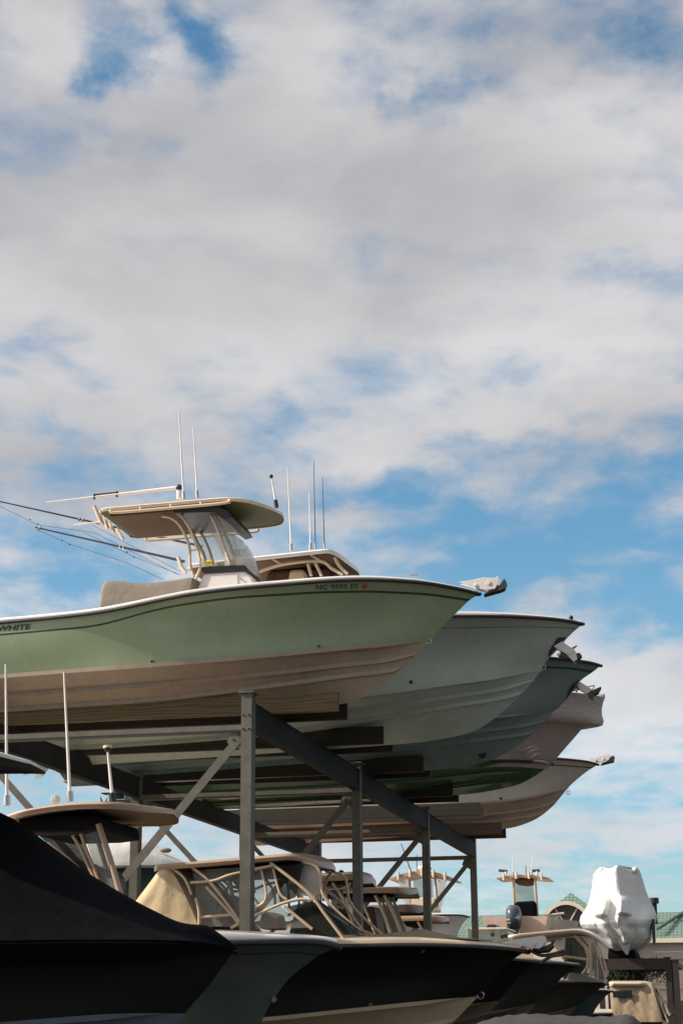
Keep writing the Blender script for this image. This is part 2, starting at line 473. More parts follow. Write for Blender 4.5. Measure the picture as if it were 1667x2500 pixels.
def anchor_set(root, Yc, plate, fluke, scale=1, hoop=None, hoopv=None, th=.14):
    mb = MB(); th2 = th/2
    P = pp(plate, Yc)
    for s in (-1, 1):
        A = [p+Vector((0, s*th2-.008, 0)) for p in P]; mb.prism(A, (0, .016, 0))
    c = sum(P, Vector())/len(P)
    mb.tube([c+Vector((.05, -th2-.02, -.01)), c+Vector((.05, th2+.02, -.01))], .03, 10)
    mb.tube([c+Vector((-.12, -th2-.02, -.03)), c+Vector((-.12, th2+.02, -.03))], .022, 10)
    ro = mb.build('bow_roller', M_WHITE, root, bevel=.004)
    fb = MB(); Q = pp(fluke, Yc); n = len(Q)
    cc = sum(Q, Vector())/n
    # two swept blades meeting on the centre line
    for s in (-1, 1):
        A = [q.copy() for q in Q]; Bq = [q+Vector((0, s*(.07-.06*abs((q-cc).x)), .03)) for q in Q]
        fb.add(A+Bq, [tuple(range(n)), tuple(range(2*n-1, n-1, -1))]+[(j, n+j, n+(j+1) % n, (j+1) % n) for j in range(n)])
    fb.tube([c+Vector((-.1, 0, 0)), c.lerp(cc, .6)+Vector((0, 0, .03)), cc], .028, 8)
    fo = fb.build('anchor', M_DARKMET, root)
    if hoop:
        hb = MB(); hb.tube(pp(hoop, Yc), .009, 6, smooth=4); hb.build('roll_bar', M_STAIN, fo, smooth=60)
    return ro

# ================================================================== RACK
Y0, DY = 20.8, 6.7
XR = PY(614, 1774, Y0).x; ZB = PY(625, 1774, Y0).z; ZT = PY(625, 1710, Y0).z
XL = -9.37
rack = thing('boat_rack', (-7.5, 30, 0), 'grey steel boat storage rack with tall bolted posts carrying five boats', 'boat rack')
PW2 = .134
for k in range(4):
    y = Y0+DY*k
    for X in (XR, XL):
        mb = MB()
        # H-section: two flanges and a web
        zt = ZT+.10
        mb.box((X-PW2, y, 0), (X, y+.015, zt)).box((X-PW2, y+.185, 0), (X, y+.2, zt))
        mb.box((X-.016, y+.0155, 0), (X-.002, y+.1845, zt)).box((X-PW2+.002, y+.0155, 0), (X-PW2+.016, y+.1845, zt))
        mb.box((X-PW2-.03, y-.03, zt+.001), (X+.03, y+.23, zt+.02))
        mb.box((X-PW2-.08, y-.08, 0), (X+.08, y+.28, .02))
        po = mb.build('post', M_STEEL, rack)
        for bx in (.033, .101):
            for dz in (.06, .235):
                bb = MB(); c = Vector((X-bx, y, ZT-.12-dz)); bb.tube([c+Vector((0, -.012, 0)), c+Vector((0, .0, 0))], .013, 6)
                bb.build('bolt', M_DSTEEL, po)
    # cross member between the two posts of a row
    zc = PY(420, 1782, Y0).z
    mb = MB(); mb.box((XL+.001, y+.03, zc-.03), (XR-PW2-.001, y+.045, zc+.035)); mb.box((XL+.001, y+.0455, zc-.055), (XR-PW2-.001, y+.13, zc-.03))
    mb.build('cross_member', M_STEEL, rack)
    mb = MB(); gz = PY(583, 1800, Y0).z
    mb.prism([Vector((XR-PW2-.001, y+.062, gz-.16)), Vector((XR-PW2-.001, y+.062, gz+.10)), Vector((XR-PW2-.14, y+.062, gz+.10)), Vector((XR-PW2-.20, y+.062, gz-.05))], (0, .010, 0)); gu = mb.build('gusset_plate', M_STEEL, rack)
    for gx, gq in ((-.05, .05), (-.11, -.02)):
        mb = MB(); c = Vector((XR-PW2+gx, y+.055, gz+gq)); mb.tube([c, c+Vector((0, -.010, 0))], .014, 6); mb.build('bolt', M_DSTEEL, gu)
    # diagonal braces
    a = PY(583, 1800, Y0); b = PY(285, 2163, Y0); d = (b-a)
    a = Vector((a.x-.01, y+.06, a.z)); e = a+Vector((d.x, 0, d.z))*1.55
    if e.x < XL: e = a+Vector((d.x, 0, d.z))*((XL-a.x)/d.x)
    mb = MB(); mb.bar(a, e, .105, .012, up=(0, 1, 0)); 
    o2 = Vector((0, .055, 0)); n2 = Vector((d.z, 0, -d.x)).normalized()
    mb.bar(a+o2*.62+n2*.047, e+o2*.62+n2*.047, .055, .011, up=n2)
    mb.build('brace', M_STEEL, rack)
    a2 = Vector((XL, y+.12, a.z+.03)); 
    e2 = Vector(((XL+XR)/2+.25, y+.12, a.z+.03-abs(d.z/d.x)*((XR-XL)/2+.25)*.9))
    mb = MB(); mb.bar(a2, e2, .085, .012, up=(0, 1, 0)); mb.build('brace', M_STEEL, rack)
for X, ext in ((XR, 0), (XL, 0)):
    mb = MB()
    ya, yb = Y0+.2, Y0+3*DY+.0
    if X == XL: ya = Y0-.001
    # I-beam on its side: web and two flanges
    mb.box((X-.030, ya, ZB+.014), (X-.012, yb, ZT-.014))
    mb.box((X-PW2, ya, ZT-.0135), (X, yb, ZT)); mb.box((X-PW2, ya, ZB), (X, yb, ZB+.0135))
    for k in range(1, 3):
        y = Y0+DY*k
        mb.box((X-.011, y-.06, ZB+.0145), (X-.002, y-.045, ZT-.0145)); mb.box((X-.011, y+.24, ZB+.0145), (X-.002, y+.255, ZT-.0145))
    mb.build('beam', M_DSTEEL, rack)
# timbers laid across the beams
NEAR = [21.85, 24.85, 28.1, 31.6, 35.0, 39.0]; FAR = [22.55, 25.7, 28.8, 32.5, 35.75, 40.0]
XE = [(-4.76, -4.79), (-4.74, -4.76), (-4.70, -4.69), (-4.74, -4.77), (-4.70, -4.74), (-4.77, -4.80)]
who = ['under the green boat', 'under the pale grey green boat', 'under the teal boat', 'under the boat with the wrapped bow', 'of the empty slot before the beige boat', 'under the beige boat at the far end']
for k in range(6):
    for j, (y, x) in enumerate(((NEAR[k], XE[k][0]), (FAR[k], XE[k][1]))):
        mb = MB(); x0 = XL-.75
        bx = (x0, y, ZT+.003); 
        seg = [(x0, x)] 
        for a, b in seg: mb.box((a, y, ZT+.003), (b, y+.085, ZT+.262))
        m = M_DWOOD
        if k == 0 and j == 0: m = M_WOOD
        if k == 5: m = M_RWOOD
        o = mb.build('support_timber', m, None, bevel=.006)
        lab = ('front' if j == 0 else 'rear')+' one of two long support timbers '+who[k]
        if k == 0 and j == 0: lab = 'yellowish lit timber under the green boat, nearest on the rack'
        tag(o, lab, 'timber', 'timbers laid across the rack beams')

# ================================================================== HULL COLOURS
def paint(name, rgb, rough=.28): return mat(name, rgb, rough, 0, .05, 1.5, coat=.3, dirt=0, streak=.14)
P_GREEN = paint('sage_green_gelcoat', (.32, .40, .25)); P_GRGR = paint('pale_grey_green_gelcoat', (.43, .49, .43))
P_TEAL = paint('teal_gelcoat', (.19, .255, .25)); P_DGREEN = paint('dark_green_gelcoat', (.07, .13, .06))
P_PALE = paint('pale_grey_gelcoat', (.52, .48, .43)); P_BLACKH = mat('black_gelcoat', (.009, .010, .008), .5, 0, .2, 2, spec=.2)
P_SLATE = paint('slate_green_gelcoat', (.10, .135, .115)); P_BOTT = mat('tan_bottom_paint', (.40, .315, .245), .5, 0, .08, 2, dirt=.15, streak=.3)
P_STRIPE = mat('dark_pinstripe', (.035, .055, .03), .4); P_BLUEB = mat('blue_grey_bottom', (.10, .12, .16), .5)
P_CREAMB = mat('cream_bottom', (.52, .43, .29), .45, 0, .1, 2, dirt=.2); P_GSTR = mat('grey_pinstripe', (.2, .23, .2), .4)
P_TSTR = mat('black_pinstripe', (.03, .05, .05), .4)

# ================================================================== T1 green boat
Y1c = 22.2
t1 = thing('fishing_boat', (-7, Y1c, ZT), 'sage green centre console boat with beige bottom and T-top, nearest on the upper rack', 'boat', 'boats stored on the upper rack')
h1 = make_hull(t1, Y1c, 1.27,
    sheer=[(0, 1518), (134, 1506), (250, 1493), (312, 1480), (379, 1466), (469, 1448), (580, 1435), (700, 1425), (800, 1417), (890, 1414), (979, 1417), (1046, 1423), (1113, 1435), (1149, 1443), (1167, 1449)],
    stem=[(1163, 1454), (1142, 1468), (1122, 1488), (1104, 1506), (1078, 1531), (1042, 1571), (1006, 1608), (962, 1647), (913, 1688), (864, 1711), (826, 1720), (500, 1742), (0, 1768)],
    chine=[(0, 1648), (156, 1636), (370, 1621), (504, 1610), (700, 1593), (850, 1578), (935, 1572), (1041, 1569)],
    length=8.0, cols=[P_GREEN, P_STRIPE, P_BOTT], Lb=4.3, Lc=4.0, flare=.14, strakes=(.27, .56), cap=.062,
    stripe=[(0, 1550), (245, 1528), (312, 1507), (402, 1483), (558, 1460), (600, 1457), (779, 1446), (912, 1444), (1046, 1451), (1136, 1464)], stripew=5)
decal_text(h1, 'NC 9595 ES', 771, 1440, 874, 1436, 12, M_INK, name='registration_lettering', bold=.01)
decal_poly(h1, [(884, 1437), (896, 1436), (896, 1425), (884, 1426)], M_RED, 'registration_sticker')
decal_text(h1, 'WHITE', -8, 1542, 74, 1536, 13, M_INK, slant=.25, name='lettering', bold=.035)
fitting(h1, 778, 1578, 5.5, M_STAIN); fitting(h1, 372, 1615, 5.5, M_STAIN)
mb = MB(); c = PY(1046, 1566, Y1c); mb.tube([c+Vector((.035*math.cos(t), 0, .035*math.sin(t))) for t in [i*.6 for i in range(11)]], .009, 6); mb.build('bow_eye', M_STAIN, h1['hull'], smooth=60)
anchor_set(t1, Y1c, [(1120, 1424), (1155, 1419), (1180, 1413), (1212, 1414), (1215, 1410), (1219, 1412), (1217, 1428), (1209, 1441), (1185, 1444), (1171, 1440), (1150, 1433)],
           [(1182, 1459), (1205, 1442), (1222, 1436), (1229, 1424), (1234, 1421), (1237, 1432), (1233, 1443), (1222, 1448)])
# cleat dots on the foredeck
mb = MB(); c = PY(1011, 1404, Y1c-.5); mb.box(c+Vector((-.05, -.015, -.02)), c+Vector((.05, .015, .012))); mb.build('cleat', M_STAIN, t1)
# hardtop
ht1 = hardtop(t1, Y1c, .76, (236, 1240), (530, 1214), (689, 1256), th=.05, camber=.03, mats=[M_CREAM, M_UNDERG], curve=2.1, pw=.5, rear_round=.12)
zt1 = ht1['zc']
yn, yf = Y1c-.70, Y1c+.70
# recessed panel aft, its brown painted for light bounced up from the deck 
mb = MB(); a = PY(300, 1262, yn+.12)
xs_ = [lerp(ht1['x0']+.12, ht1['xs']-.05, i/8) for i in range(9)]
mb.loft([[Vector((x, yn+.16, zt1(x)-.075)), Vector((x, yf-.10, zt1(x)-.075)), Vector((x, yf-.10, zt1(x)-.02)), Vector((x, yn+.16, zt1(x)-.02))] for x in xs_])
mb.build('hardtop_lining', M_UNDER, ht1['obj'], bevel=.01)
mb = MB(); mb.prism([PY(420, 1243, yn+.1), PY(470, 1238, yn+.1), PY(530, 1236, yn+.1), PY(556, 1244, yn+.1), PY(566, 1262, yn+.1), PY(548, 1268, yn+.1), PY(522, 1250, yn+.1), PY(425, 1252, yn+.1)], (0, 1.1, 0))
mb.build('electronics_box', M_BLACK, t1, bevel=.01)
tubes(t1, [[(273, 1245, yn-.11), (283, 1251, yn-.11), (420, 1240, yn-.11), (548, 1228, yn-.11), (560, 1221, yn-.08)],
           [(359, 1313, yf+.12), (367, 1319, yf+.12), (500, 1309, yf+.12), (618, 1299, yf+.12), (630, 1289, yf+.1)]], .021, M_TAN, 'side_rail')
tubes(t1, [[(343, 1246, yn-.10), (343, 1238, yn-.07)], [(417, 1240, yn-.10), (417, 1232, yn-.07)], [(490, 1233, yn-.10), (490, 1226, yn-.07)]], .013, M_TAN, 'rail_standoff')
leg1 = [(468, 1434), (489, 1387), (486, 1355), (477, 1324), (461, 1285), (434, 1247)]
leg2 = [(474, 1409), (465, 1378), (463, 1339), (453, 1308), (436, 1279), (417, 1264), (396, 1260)]
leg3 = [(563, 1380), (543, 1325), (528, 1285), (512, 1252)]
leg4 = [(582, 1382), (566, 1340), (545, 1295), (525, 1258)]
for L, y in ((leg1, Y1c-.48), (leg2, Y1c-.46), (leg3, Y1c-.46), (leg4, Y1c-.42)):
    tubes(t1, [[(a, b, y) for a, b in L]], .021, M_TAN, 'hardtop_leg')
for L in ([(506, 1384), (497, 1350), (487, 1333), (470, 1300), (455, 1290)], [(522, 1380), (512, 1345), (497, 1311), (488, 1300)]):
    tubes(t1, [[(a, b, Y1c+.46) for a, b in L]], .021, M_TAN, 'hardtop_leg')
tubes(t1, [[(464, 1345, Y1c-.46), (487, 1341, Y1c-.48)], [(463, 1308, Y1c-.46), (474, 1306, Y1c-.48)]], .012, M_TAN, 'leg_rung')
# console
mb = MB(); cq = [(478, 1440), (498, 1399), (596, 1393), (612, 1405), (630, 1440)]
mb.prism(pp(cq, Y1c-.44), (0, .88, 0)); con = mb.build('console', M_WHITE, t1, bevel=.03)
mb = MB(); mb.prism(pp([(489, 1388), (500, 1384), (560, 1380), (597, 1379), (606, 1390), (598, 1393.5), (497, 1399)], Y1c-.47), (0, .94, 0)); mb.build('console_band', M_BLACK, con, bevel=.015)
mb = MB(); mb.prism(pp([(503, 1407), (580, 1402), (581, 1434), (504, 1436)], Y1c-.452), (0, .01, 0)); mb.build('console_door', M_WHITE, con, bevel=.004)
mb = MB(); c = PY(588, 1413, Y1c-.445); mb.tube([c, c+Vector((0, -.02, 0))], .014, 10); mb.build('door_latch', M_STAIN, con)
# enclosure: front vinyl and side window
mb = MB()
fr = [(566, 1300), (580, 1316), (592, 1342), (602, 1370), (606, 1392)]
rr = []
for a, b in fr:
    p = PY(a, b, Y1c-.42); rr.append([Vector((p.x-.30, Y1c-.46, p.z)), Vector((p.x-.06, Y1c-.44, p.z)), Vector((p.x, Y1c-.3, p.z)), Vector((p.x+.03, Y1c, p.z)), Vector((p.x, Y1c+.3, p.z)), Vector((p.x-.06, Y1c+.44, p.z)), Vector((p.x-.30, Y1c+.46, p.z))])
mb.loft(rr, False, False); mb.build('enclosure', M_VINYL, t1, smooth=50, fix=False)
mb = MB(); mb.add(pp([(500, 1384), (482, 1320), (520, 1268), (556, 1268), (598, 1379)], Y1c-.45), [(0, 1, 2, 3, 4)]); mb.build('side_window', M_GLASS, t1, fix=False)
mb = MB(); mb.prism(pp([(524, 1384), (530, 1372), (548, 1368), (575, 1362), (588, 1366), (592, 1380)], Y1c-.3), (0, .6, 0)); mb.build('instrument_panel', M_CREAM, con, bevel=.02)
mb = MB(); c = PY(495, 1373, Y1c-.5); mb.tube([c, c+Vector((0, -.015, 0))], .024, 14); mb.build('round_badge', M_WHITE, con)
mb = MB(); mb.prism(pp([(503, 1368), (518, 1366), (518, 1379), (503, 1381)], Y1c-.49), (0, .006, 0)); mb.build('warning_sticker', M_YEL, con)
mb = MB(); mb.prism(pp([(505, 1373), (516, 1371.5), (516, 1373.5), (505, 1375)], Y1c-.492), (0, .001, 0)); mb.build('sticker_print', M_INK, con)
# rod holders at the rear of the hardtop
for (a, b, c, d, y) in ((231, 1236, 248, 1277, yn-.02), (254, 1262, 264, 1291, Y1c-.3), (268, 1275, 279, 1300, Y1c), (286, 1290, 302, 1318, Y1c+.45), (240, 1247, 252, 1282, Y1c-.5)):
    mb = MB(); mb.tube([PY(a, b, y), PY(c, d, y)], .027, 10); mb.build('rod_holder', M_CREAM, t1, smooth=60)
# antennas, folded pole, nav light
antenna(t1, (437, 1004, Y1c-.3), (449, 1216, Y1c-.3), .014); antenna(t1, (472, 1042, Y1c+.1), (482, 1213, Y1c+.1), .013)
antenna(t1, (662, 1163, Y1c), (675, 1236, Y1c), .016, basem=M_BLACK, name='navigation_light', tipball=.03)
mb = MB(); A = PY(113, 1227, Y1c-.2); Bq = PY(440, 1190, Y1c-.2); mb.tube([A, Bq], lambda t: .010+.018*t, 8); fp = mb.build('folded_pole', M_POLE, t1, smooth=60)
mb = MB(); mb.tube([PY(230, 1208, Y1c-.2), PY(289, 1202, Y1c-.2)], .012, 8)
for x, y in ((231, 1212), (286, 1206)): mb.tube([PY(x, y-6, Y1c-.2), PY(x, y+7, Y1c-.2)], .018, 8)
mb.build('pole_clamp', M_BLACK, fp, smooth=60)
mb = MB(); mb.tube([PY(438, 1218, Y1c-.2), PY(438, 1198, Y1c-.2)], .04, 10); mb.build('pole_mount', M_WHITE, fp, smooth=60)
mb = MB(); mb.ball(PY(437, 1190, Y1c-.2), .045); mb.build('pole_knob', M_BLACK, fp, smooth=60)
tubes(t1, [[(180, 1283, Y1c+.2), (262, 1272, Y1c+.2)]], .014, M_POLE, 'short_pole', 0)
# grey canvas over the stern
mb = MB(); rings = []
tp = [(246, 1440), (252, 1419), (262, 1413), (290, 1413), (325, 1419), (357, 1421), (400, 1416), (446, 1408), (474, 1404), (480, 1425)]
for i, (a, b) in enumerate(tp):
    p = PY(a, b, Y1c-.55); zb = sheer_z(h1, p.x)-.02
    hw = .60 if 0 < i < 9 else .56
    zt_ = max(p.z, zb+.03); ring = []
    for q, f in ((-1.12, 0), (-1.06, .55), (-1, .88), (-.9, .98), (-.5, 1.03), (0, 1.06), (.5, 1.03), (.9, .98), (1, .88), (1.06, .55), (1.12, 0)):
        ring.append(Vector((p.x+random.uniform(-.01, .01), Y1c+q*hw, lerp(zb, zt_, f)+.012*math.sin(q*9+i*2))))
    rings.append(ring)
mb.loft(rings, True, True)
cv = mb.build('canvas_cover', M_GREYC, None, smooth=60)
ss = cv.modifiers.new('subdivision', 'SUBSURF'); ss.levels = ss.render_levels = 2
tag(cv, 'grey brown canvas cover stretched over the stern of the green boat', 'cover')

# ================================================================== T2
Y2c = 25.3
t2 = thing('fishing_boat', (-7, Y2c, ZT), 'pale grey green cabin boat with brown hardtop, directly behind the sage green boat', 'boat', 'boats stored on the upper rack')
h2 = make_hull(t2, Y2c, 1.38,
    sheer=[(0, 1600), (300, 1560), (600, 1527), (860, 1508), (1000, 1504), (1101, 1503), (1217, 1503), (1324, 1508), (1382, 1514), (1420, 1522)],
    stem=[(1416, 1528), (1387, 1554), (1362, 1585), (1338, 1608), (1324, 1628), (1295, 1670), (1253, 1712), (1217, 1746), (1181, 1773), (1145, 1790), (1110, 1798), (1034, 1811), (933, 1820), (500, 1850), (0, 1880)],
    chine=[(0, 1770), (400, 1742), (700, 1715), (967, 1684), (1101, 1665), (1235, 1649), (1322, 1638)],
    length=9.6, cols=[P_GRGR, P_GSTR, P_GRGR], Lb=4.4, Lc=4.0, flare=.2, strakes=(.21, .47), cap=.075,
    stripe=[(300, 1590), (860, 1535), (1083, 1534), (1280, 1530), (1400, 1534)], stripew=2.4)
fitting(h2, 1003, 1665, 4.5, M_DARKMET)
mb = MB(); c = PY(1325, 1629, Y2c); mb.tube([c+Vector((.04*math.cos(t), 0, .04*math.sin(t))) for t in [i*.6 for i in range(11)]], .009, 6); mb.build('bow_eye', M_STAIN, h2['hull'], smooth=60)
def stem_plate(info, Yc, pts):
    mb = MB()
    for a, b in pts: pass
    n = len(pts); L = []
    for s in (-1, 1):
        o = len(mb.v)
        ring = []
        for a, b in pts:
            p = on_hull(info, a, b, .012)
            ring.append(p if s < 0 else Vector((p.x, 2*Yc-p.y, p.z)))
        mb.add(ring, [tuple(range(n))])
    return mb.build('anchor_chafe_plate', M_DARKMET, info['hull'], fix=False)
stem_plate(h2, Y2c, [(1382, 1555), (1360, 1556), (1350, 1572), (1344, 1580), (1338, 1592), (1337, 1602), (1342, 1600), (1352, 1586), (1366, 1572)])
anchor_set(t2, Y2c, [(1352, 1580), (1372, 1568), (1404, 1590), (1410, 1612), (1400, 1618), (1384, 1600), (1366, 1590)],
           [(1360, 1602), (1392, 1606), (1414, 1600), (1420, 1606), (1414, 1613), (1404, 1616), (1384, 1612)], hoop=[(1382, 1590), (1408, 1576), (1395, 1586), (1385, 1592)])
tubes(t2, [[(1392, 1585, Y2c), (1390, 1607, Y2c)]], .01, M_DARKMET, 'anchor_shackle', 0)
mb = MB(); c = PY(1393, 1508, Y2c-.1); mb.ball(c, .035); mb.build('bow_light', M_BLACK, t2, smooth=60)
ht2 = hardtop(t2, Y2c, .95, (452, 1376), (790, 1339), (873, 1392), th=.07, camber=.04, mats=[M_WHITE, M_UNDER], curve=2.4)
yn2 = Y2c-.80
for P_ in ([(618, 1401), (689, 1378), (779, 1370), (810, 1388), (836, 1403)], [(757, 1352), (783, 1370)], [(667, 1364), (687, 1377)],
           [(752, 1377), (760, 1406)], [(770, 1375), (785, 1406)], [(817, 1362), (828, 1382), (848, 1401)], [(560, 1420), (618, 1401)]):
    tubes(t2, [[(a, b, yn2) for a, b in P_]], .026, M_TAN, 'hardtop_pipe', mirror=Y2c)
mb = MB(); c = PY(647, 1375, Y2c-.5); mb.ball(c+Vector((0, 0, .01)), .085, .085, .03); mb.build('dome_light', M_BLACK, ht2['obj'], smooth=60)
mb = MB(); mb.prism(pp([(640, 1440), (655, 1392), (800, 1385), (835, 1440)], Y2c-.2), (0, .8, 0)); mb.build('cabin', M_BROWNI, t2, bevel=.05)
mb = MB(); mb.prism(pp([(700, 1440), (706, 1390), (740, 1388), (750, 1440)], Y2c-.6), (0, .3, 0)); mb.build('helm_seat', M_TANC, t2, bevel=.05)
for a, b, m, r in (((702, 1140), (711, 1342), M_POLE, .014), ((755, 1203), (758, 1340), M_POLE, .013), ((766, 1128), (770, 1340), M_DARKMET, .009), ((787, 1166), (792, 1341), M_DARKMET, .009)):
    antenna(t2, a+(Y2c-.1,), b+(Y2c-.1,), r, m)
# outriggers (carbon poles) on either side of the hardtop
for (a, b, y, bx) in (((-14, 1221), (494, 1334), Y2c+.9, (520, 1340)), ((87, 1287), (451, 1371), Y2c-.85, (440, 1366))):
    mb = MB(); A = PY(a[0], a[1], y); Bq = PY(b[0], b[1], y)
    mb.tube([A, Bq], lambda t: .011+.011*t, 8); op = mb.build('outrigger_pole', M_CARBON, t2, smooth=60)
    for t in ((.42, .437) if a[0] < 0 else (.575, .60, .03)):
        mb = MB(); c = A.lerp(Bq, t); dd = (Bq-A).normalized(); mb.tube([c-dd*.012, c+dd*.012], .036, 12); mb.build('pole_collar', M_STAIN, op, smooth=60)
    mb = MB(); mb.tube([PY(b[0]-15, b[1]-10, y), PY(b[0]-8, b[1]+12, y), PY(b[0]+4, b[1]+28, y)], .035, 8); mb.build('pole_base', M_CREAM, op, smooth=60)
for L, y in (([(0, 1236), (95, 1282), (230, 1300), (435, 1403)], Y2c+.9), ([(90, 1292), (170, 1328), (310, 1374), (400, 1415)], Y2c-.85), ([(205, 1300), (330, 1360), (443, 1404)], Y2c-.8), ([(228, 1283), (440, 1395)], Y2c+.85)):
    mb = MB(); mb.tube([PY(a, b, y) for a, b in L], .0032, 4); ln = mb.build('outrigger_line', M_BLACK, t2)
    for (a, b) in ((152, 1320), (171, 1329)) if y == Y2c-.85 else ((310, 1348), (327, 1360)) if y == Y2c-.8 else ((74, 1268), (93, 1279)) if y == Y2c+.9 else ():
        mb = MB(); mb.ball(PY(a, b, y), .013, n=6); mb.build('bead', M_BLACK, ln, smooth=60)

# ================================================================== outboard engine (local +X forward)
def outboard(root, M, s=1.0, cowlm=None, bandm=None, legm=None):
    def tr(p): return M @ (Vector(p)*s)
    cowlm = cowlm or M_BLACK; legm = legm or M_BLACK
    mb = MB(); rings = []
    for z, lx, ly, cx in ((.0, .20, .14, 0), (.08, .30, .19, 0), (.25, .33, .215, 0), (.42, .33, .21, .01), (.55, .28, .18, .03), (.62, .18, .11, .05)):
        rings.append([tr((cx+lx*math.copysign(abs(math.cos(t))**.7, math.cos(t)), ly*math.copysign(abs(math.sin(t))**.7, math.sin(t)), .55+z)) for t in [2*math.pi*k/20 for k in range(20)]])
    mb.loft(rings); eng = mb.build('outboard_motor', cowlm, root, smooth=50)
    mb = MB(); rings = []
    for z, lx, ly, cx in ((.56, .22, .13, -.02), (.2, .15, .08, -.06), (-.15, .12, .05, -.10), (-.36, .13, .035, -.12)):
        rings.append([tr((cx+lx*math.cos(t), ly*math.sin(t), z)) for t in [2*math.pi*k/14 for k in range(14)]])
    mb.loft(rings); mb.build('midsection', legm, eng, smooth=50)
    mb = MB(); mb.tube([tr((.14, 0, -.45)), tr((.08, 0, -.45)), tr((-.2, 0, -.45)), tr((-.34, 0, -.45))], lambda t: s*(.03+.055*math.sin(math.pi*min(1, .12+t*.75))), 12)
    mb.prism([tr((.06, -.008, -.5)), tr((-.1, -.008, -.70)), tr((-.22, -.008, -.70)), tr((-.2, -.008, -.5))], (M.to_3x3() @ Vector((0, .016*s, 0))))
    mb.prism([tr((.1, -.1, -.26)), tr((-.42, -.13, -.26)), tr((-.42, .13, -.26)), tr((.1, .1, -.26))], (M.to_3x3() @ Vector((0, 0, .02*s))))
    mb.build('gearcase', legm, eng, smooth=40)
    mb = MB(); mb.tube([tr((-.34, 0, -.45)), tr((-.5, 0, -.45))], .05*s, 12)
    for k in range(3):
        t = 2*math.pi*k/3+.4; u = Vector((0, math.cos(t), math.sin(t))); w = Vector((0, -math.sin(t), math.cos(t)))
        c = Vector((-.42, 0, -.45))
        q = [c+u*.04+w*.05+Vector((.05, 0, 0)), c+u*.16+w*.09+Vector((.04, 0, 0)), c+u*.19+Vector((0, 0, 0)), c+u*.14-w*.08-Vector((.05, 0, 0)), c+u*.04-w*.04-Vector((.05, 0, 0))]
        mb.prism([tr(p) for p in q], (M.to_3x3() @ Vector((.012*s, 0, 0))))
    mb.build('propeller', M_STAIN if legm is not M_BLACK else M_BLACK, eng, smooth=30)
    mb = MB(); mb.prism([tr((.30, -.215, .72)), tr((-.2, -.222, .72)), tr((-.2, -.222, .80)), tr((.30, -.215, .80))], M.to_3x3() @ Vector((0, .01*s, 0)))
    if bandm: mb.build('cowl_band', bandm, eng)
    return eng

# ================================================================== T3 teal
Y3c = 28.45
t3 = thing('fishing_boat', (-7, Y3c, ZT), 'dark teal boat in the middle of the upper rack with a black through hull hole', 'boat', 'boats stored on the upper rack')
h3 = make_hull(t3, Y3c, 1.33,
    sheer=[(200, 1680), (600, 1628), (900, 1605), (1100, 1598), (1240, 1598), (1344, 1605), (1400, 1611), (1440, 1616), (1464, 1624)],
    stem=[(1461, 1629), (1440, 1645), (1418, 1660), (1398, 1684), (1378, 1712), (1350, 1740), (1320, 1774), (1275, 1812), (1235, 1838), (1208, 1853), (1145, 1869), (1034, 1882), (800, 1893), (300, 1915)],
    chine=[(300, 1828), (700, 1795), (967, 1772), (1100, 1758), (1221, 1746), (1348, 1739)],
    length=9.2, cols=[P_TEAL, P_TSTR, P_TEAL], Lb=4.4, Lc=3.9, flare=.2, strakes=(.23, .5), cap=.05,
    stripe=[(300, 1690), (900, 1640), (1200, 1628), (1337, 1629), (1395, 1632), (1436, 1639)], stripew=4)
mb = MB(); c = on_hull(h3, 1177, 1842, .0); n = (EYE-c).normalized(); mb.tube([c-n*.02, c+n*.012], .066, 18); mb.build('thruster_tunnel', M_BLACK, h3['hull'], smooth=40)
stem_plate(h3, Y3c, [(1414, 1658), (1398, 1668), (1388, 1684), (1381, 1700), (1378, 1708), (1384, 1702), (1394, 1688), (1406, 1674)])
anchor_set(t3, Y3c, [(1404, 1672), (1414, 1665), (1432, 1676), (1446, 1686), (1432, 1696), (1414, 1684)],
           [(1424, 1688), (1441, 1693), (1467, 1682), (1460, 1696), (1451, 1700), (1447, 1711), (1438, 1706), (1434, 1697)], hoop=[(1430, 1678), (1450, 1674), (1444, 1684)])
mb = MB()
outboard(t3, Matrix.Translation(Vector((h3['xs0']-.42, Y3c, 6.25))), 1.0, cowlm=M_WHITE, legm=P_PALE)

# ================================================================== T4 wrapped bow
Y4c = 32.15
t4 = thing('fishing_boat', (-7, Y4c, ZT), 'dark green boat whose bow is hidden in pale pinkish shrink wrap', 'boat', 'boats stored on the upper rack')
h4 = make_hull(t4, Y4c, 1.3,
    sheer=[(500, 1890), (900, 1868), (1100, 1858), (1220, 1855), (1300, 1858), (1346, 1864)],
    stem=[(1344, 1868), (1335, 1874), (1322, 1883), (1310, 1891), (1290, 1903), (1260, 1917), (1185, 1933), (1105, 1942), (900, 1955), (500, 1975)],
    chine=[(500, 1935), (900, 1913), (1100, 1896), (1220, 1884), (1318, 1886)],
    length=7.9, cols=[P_DGREEN, P_DGREEN, P_DGREEN], Lb=3.6, Lc=3.4, flare=.05, strakes=(.4, .72), cap=.03)
outboard(t4, Matrix.Translation(Vector((h4['xs0']-.40, Y4c, 5.95))), 1.0)
mb = MB(); prof = [(1476, 1703), (1471, 1716), (1468, 1733), (1469, 1748), (1473, 1759), (1470, 1769), (1459, 1774), (1445, 1773), (1431, 1775), (1418, 1782), (1396, 1805), (1369, 1834), (1345, 1865), (1330, 1880)]
rings = []; nd = 26
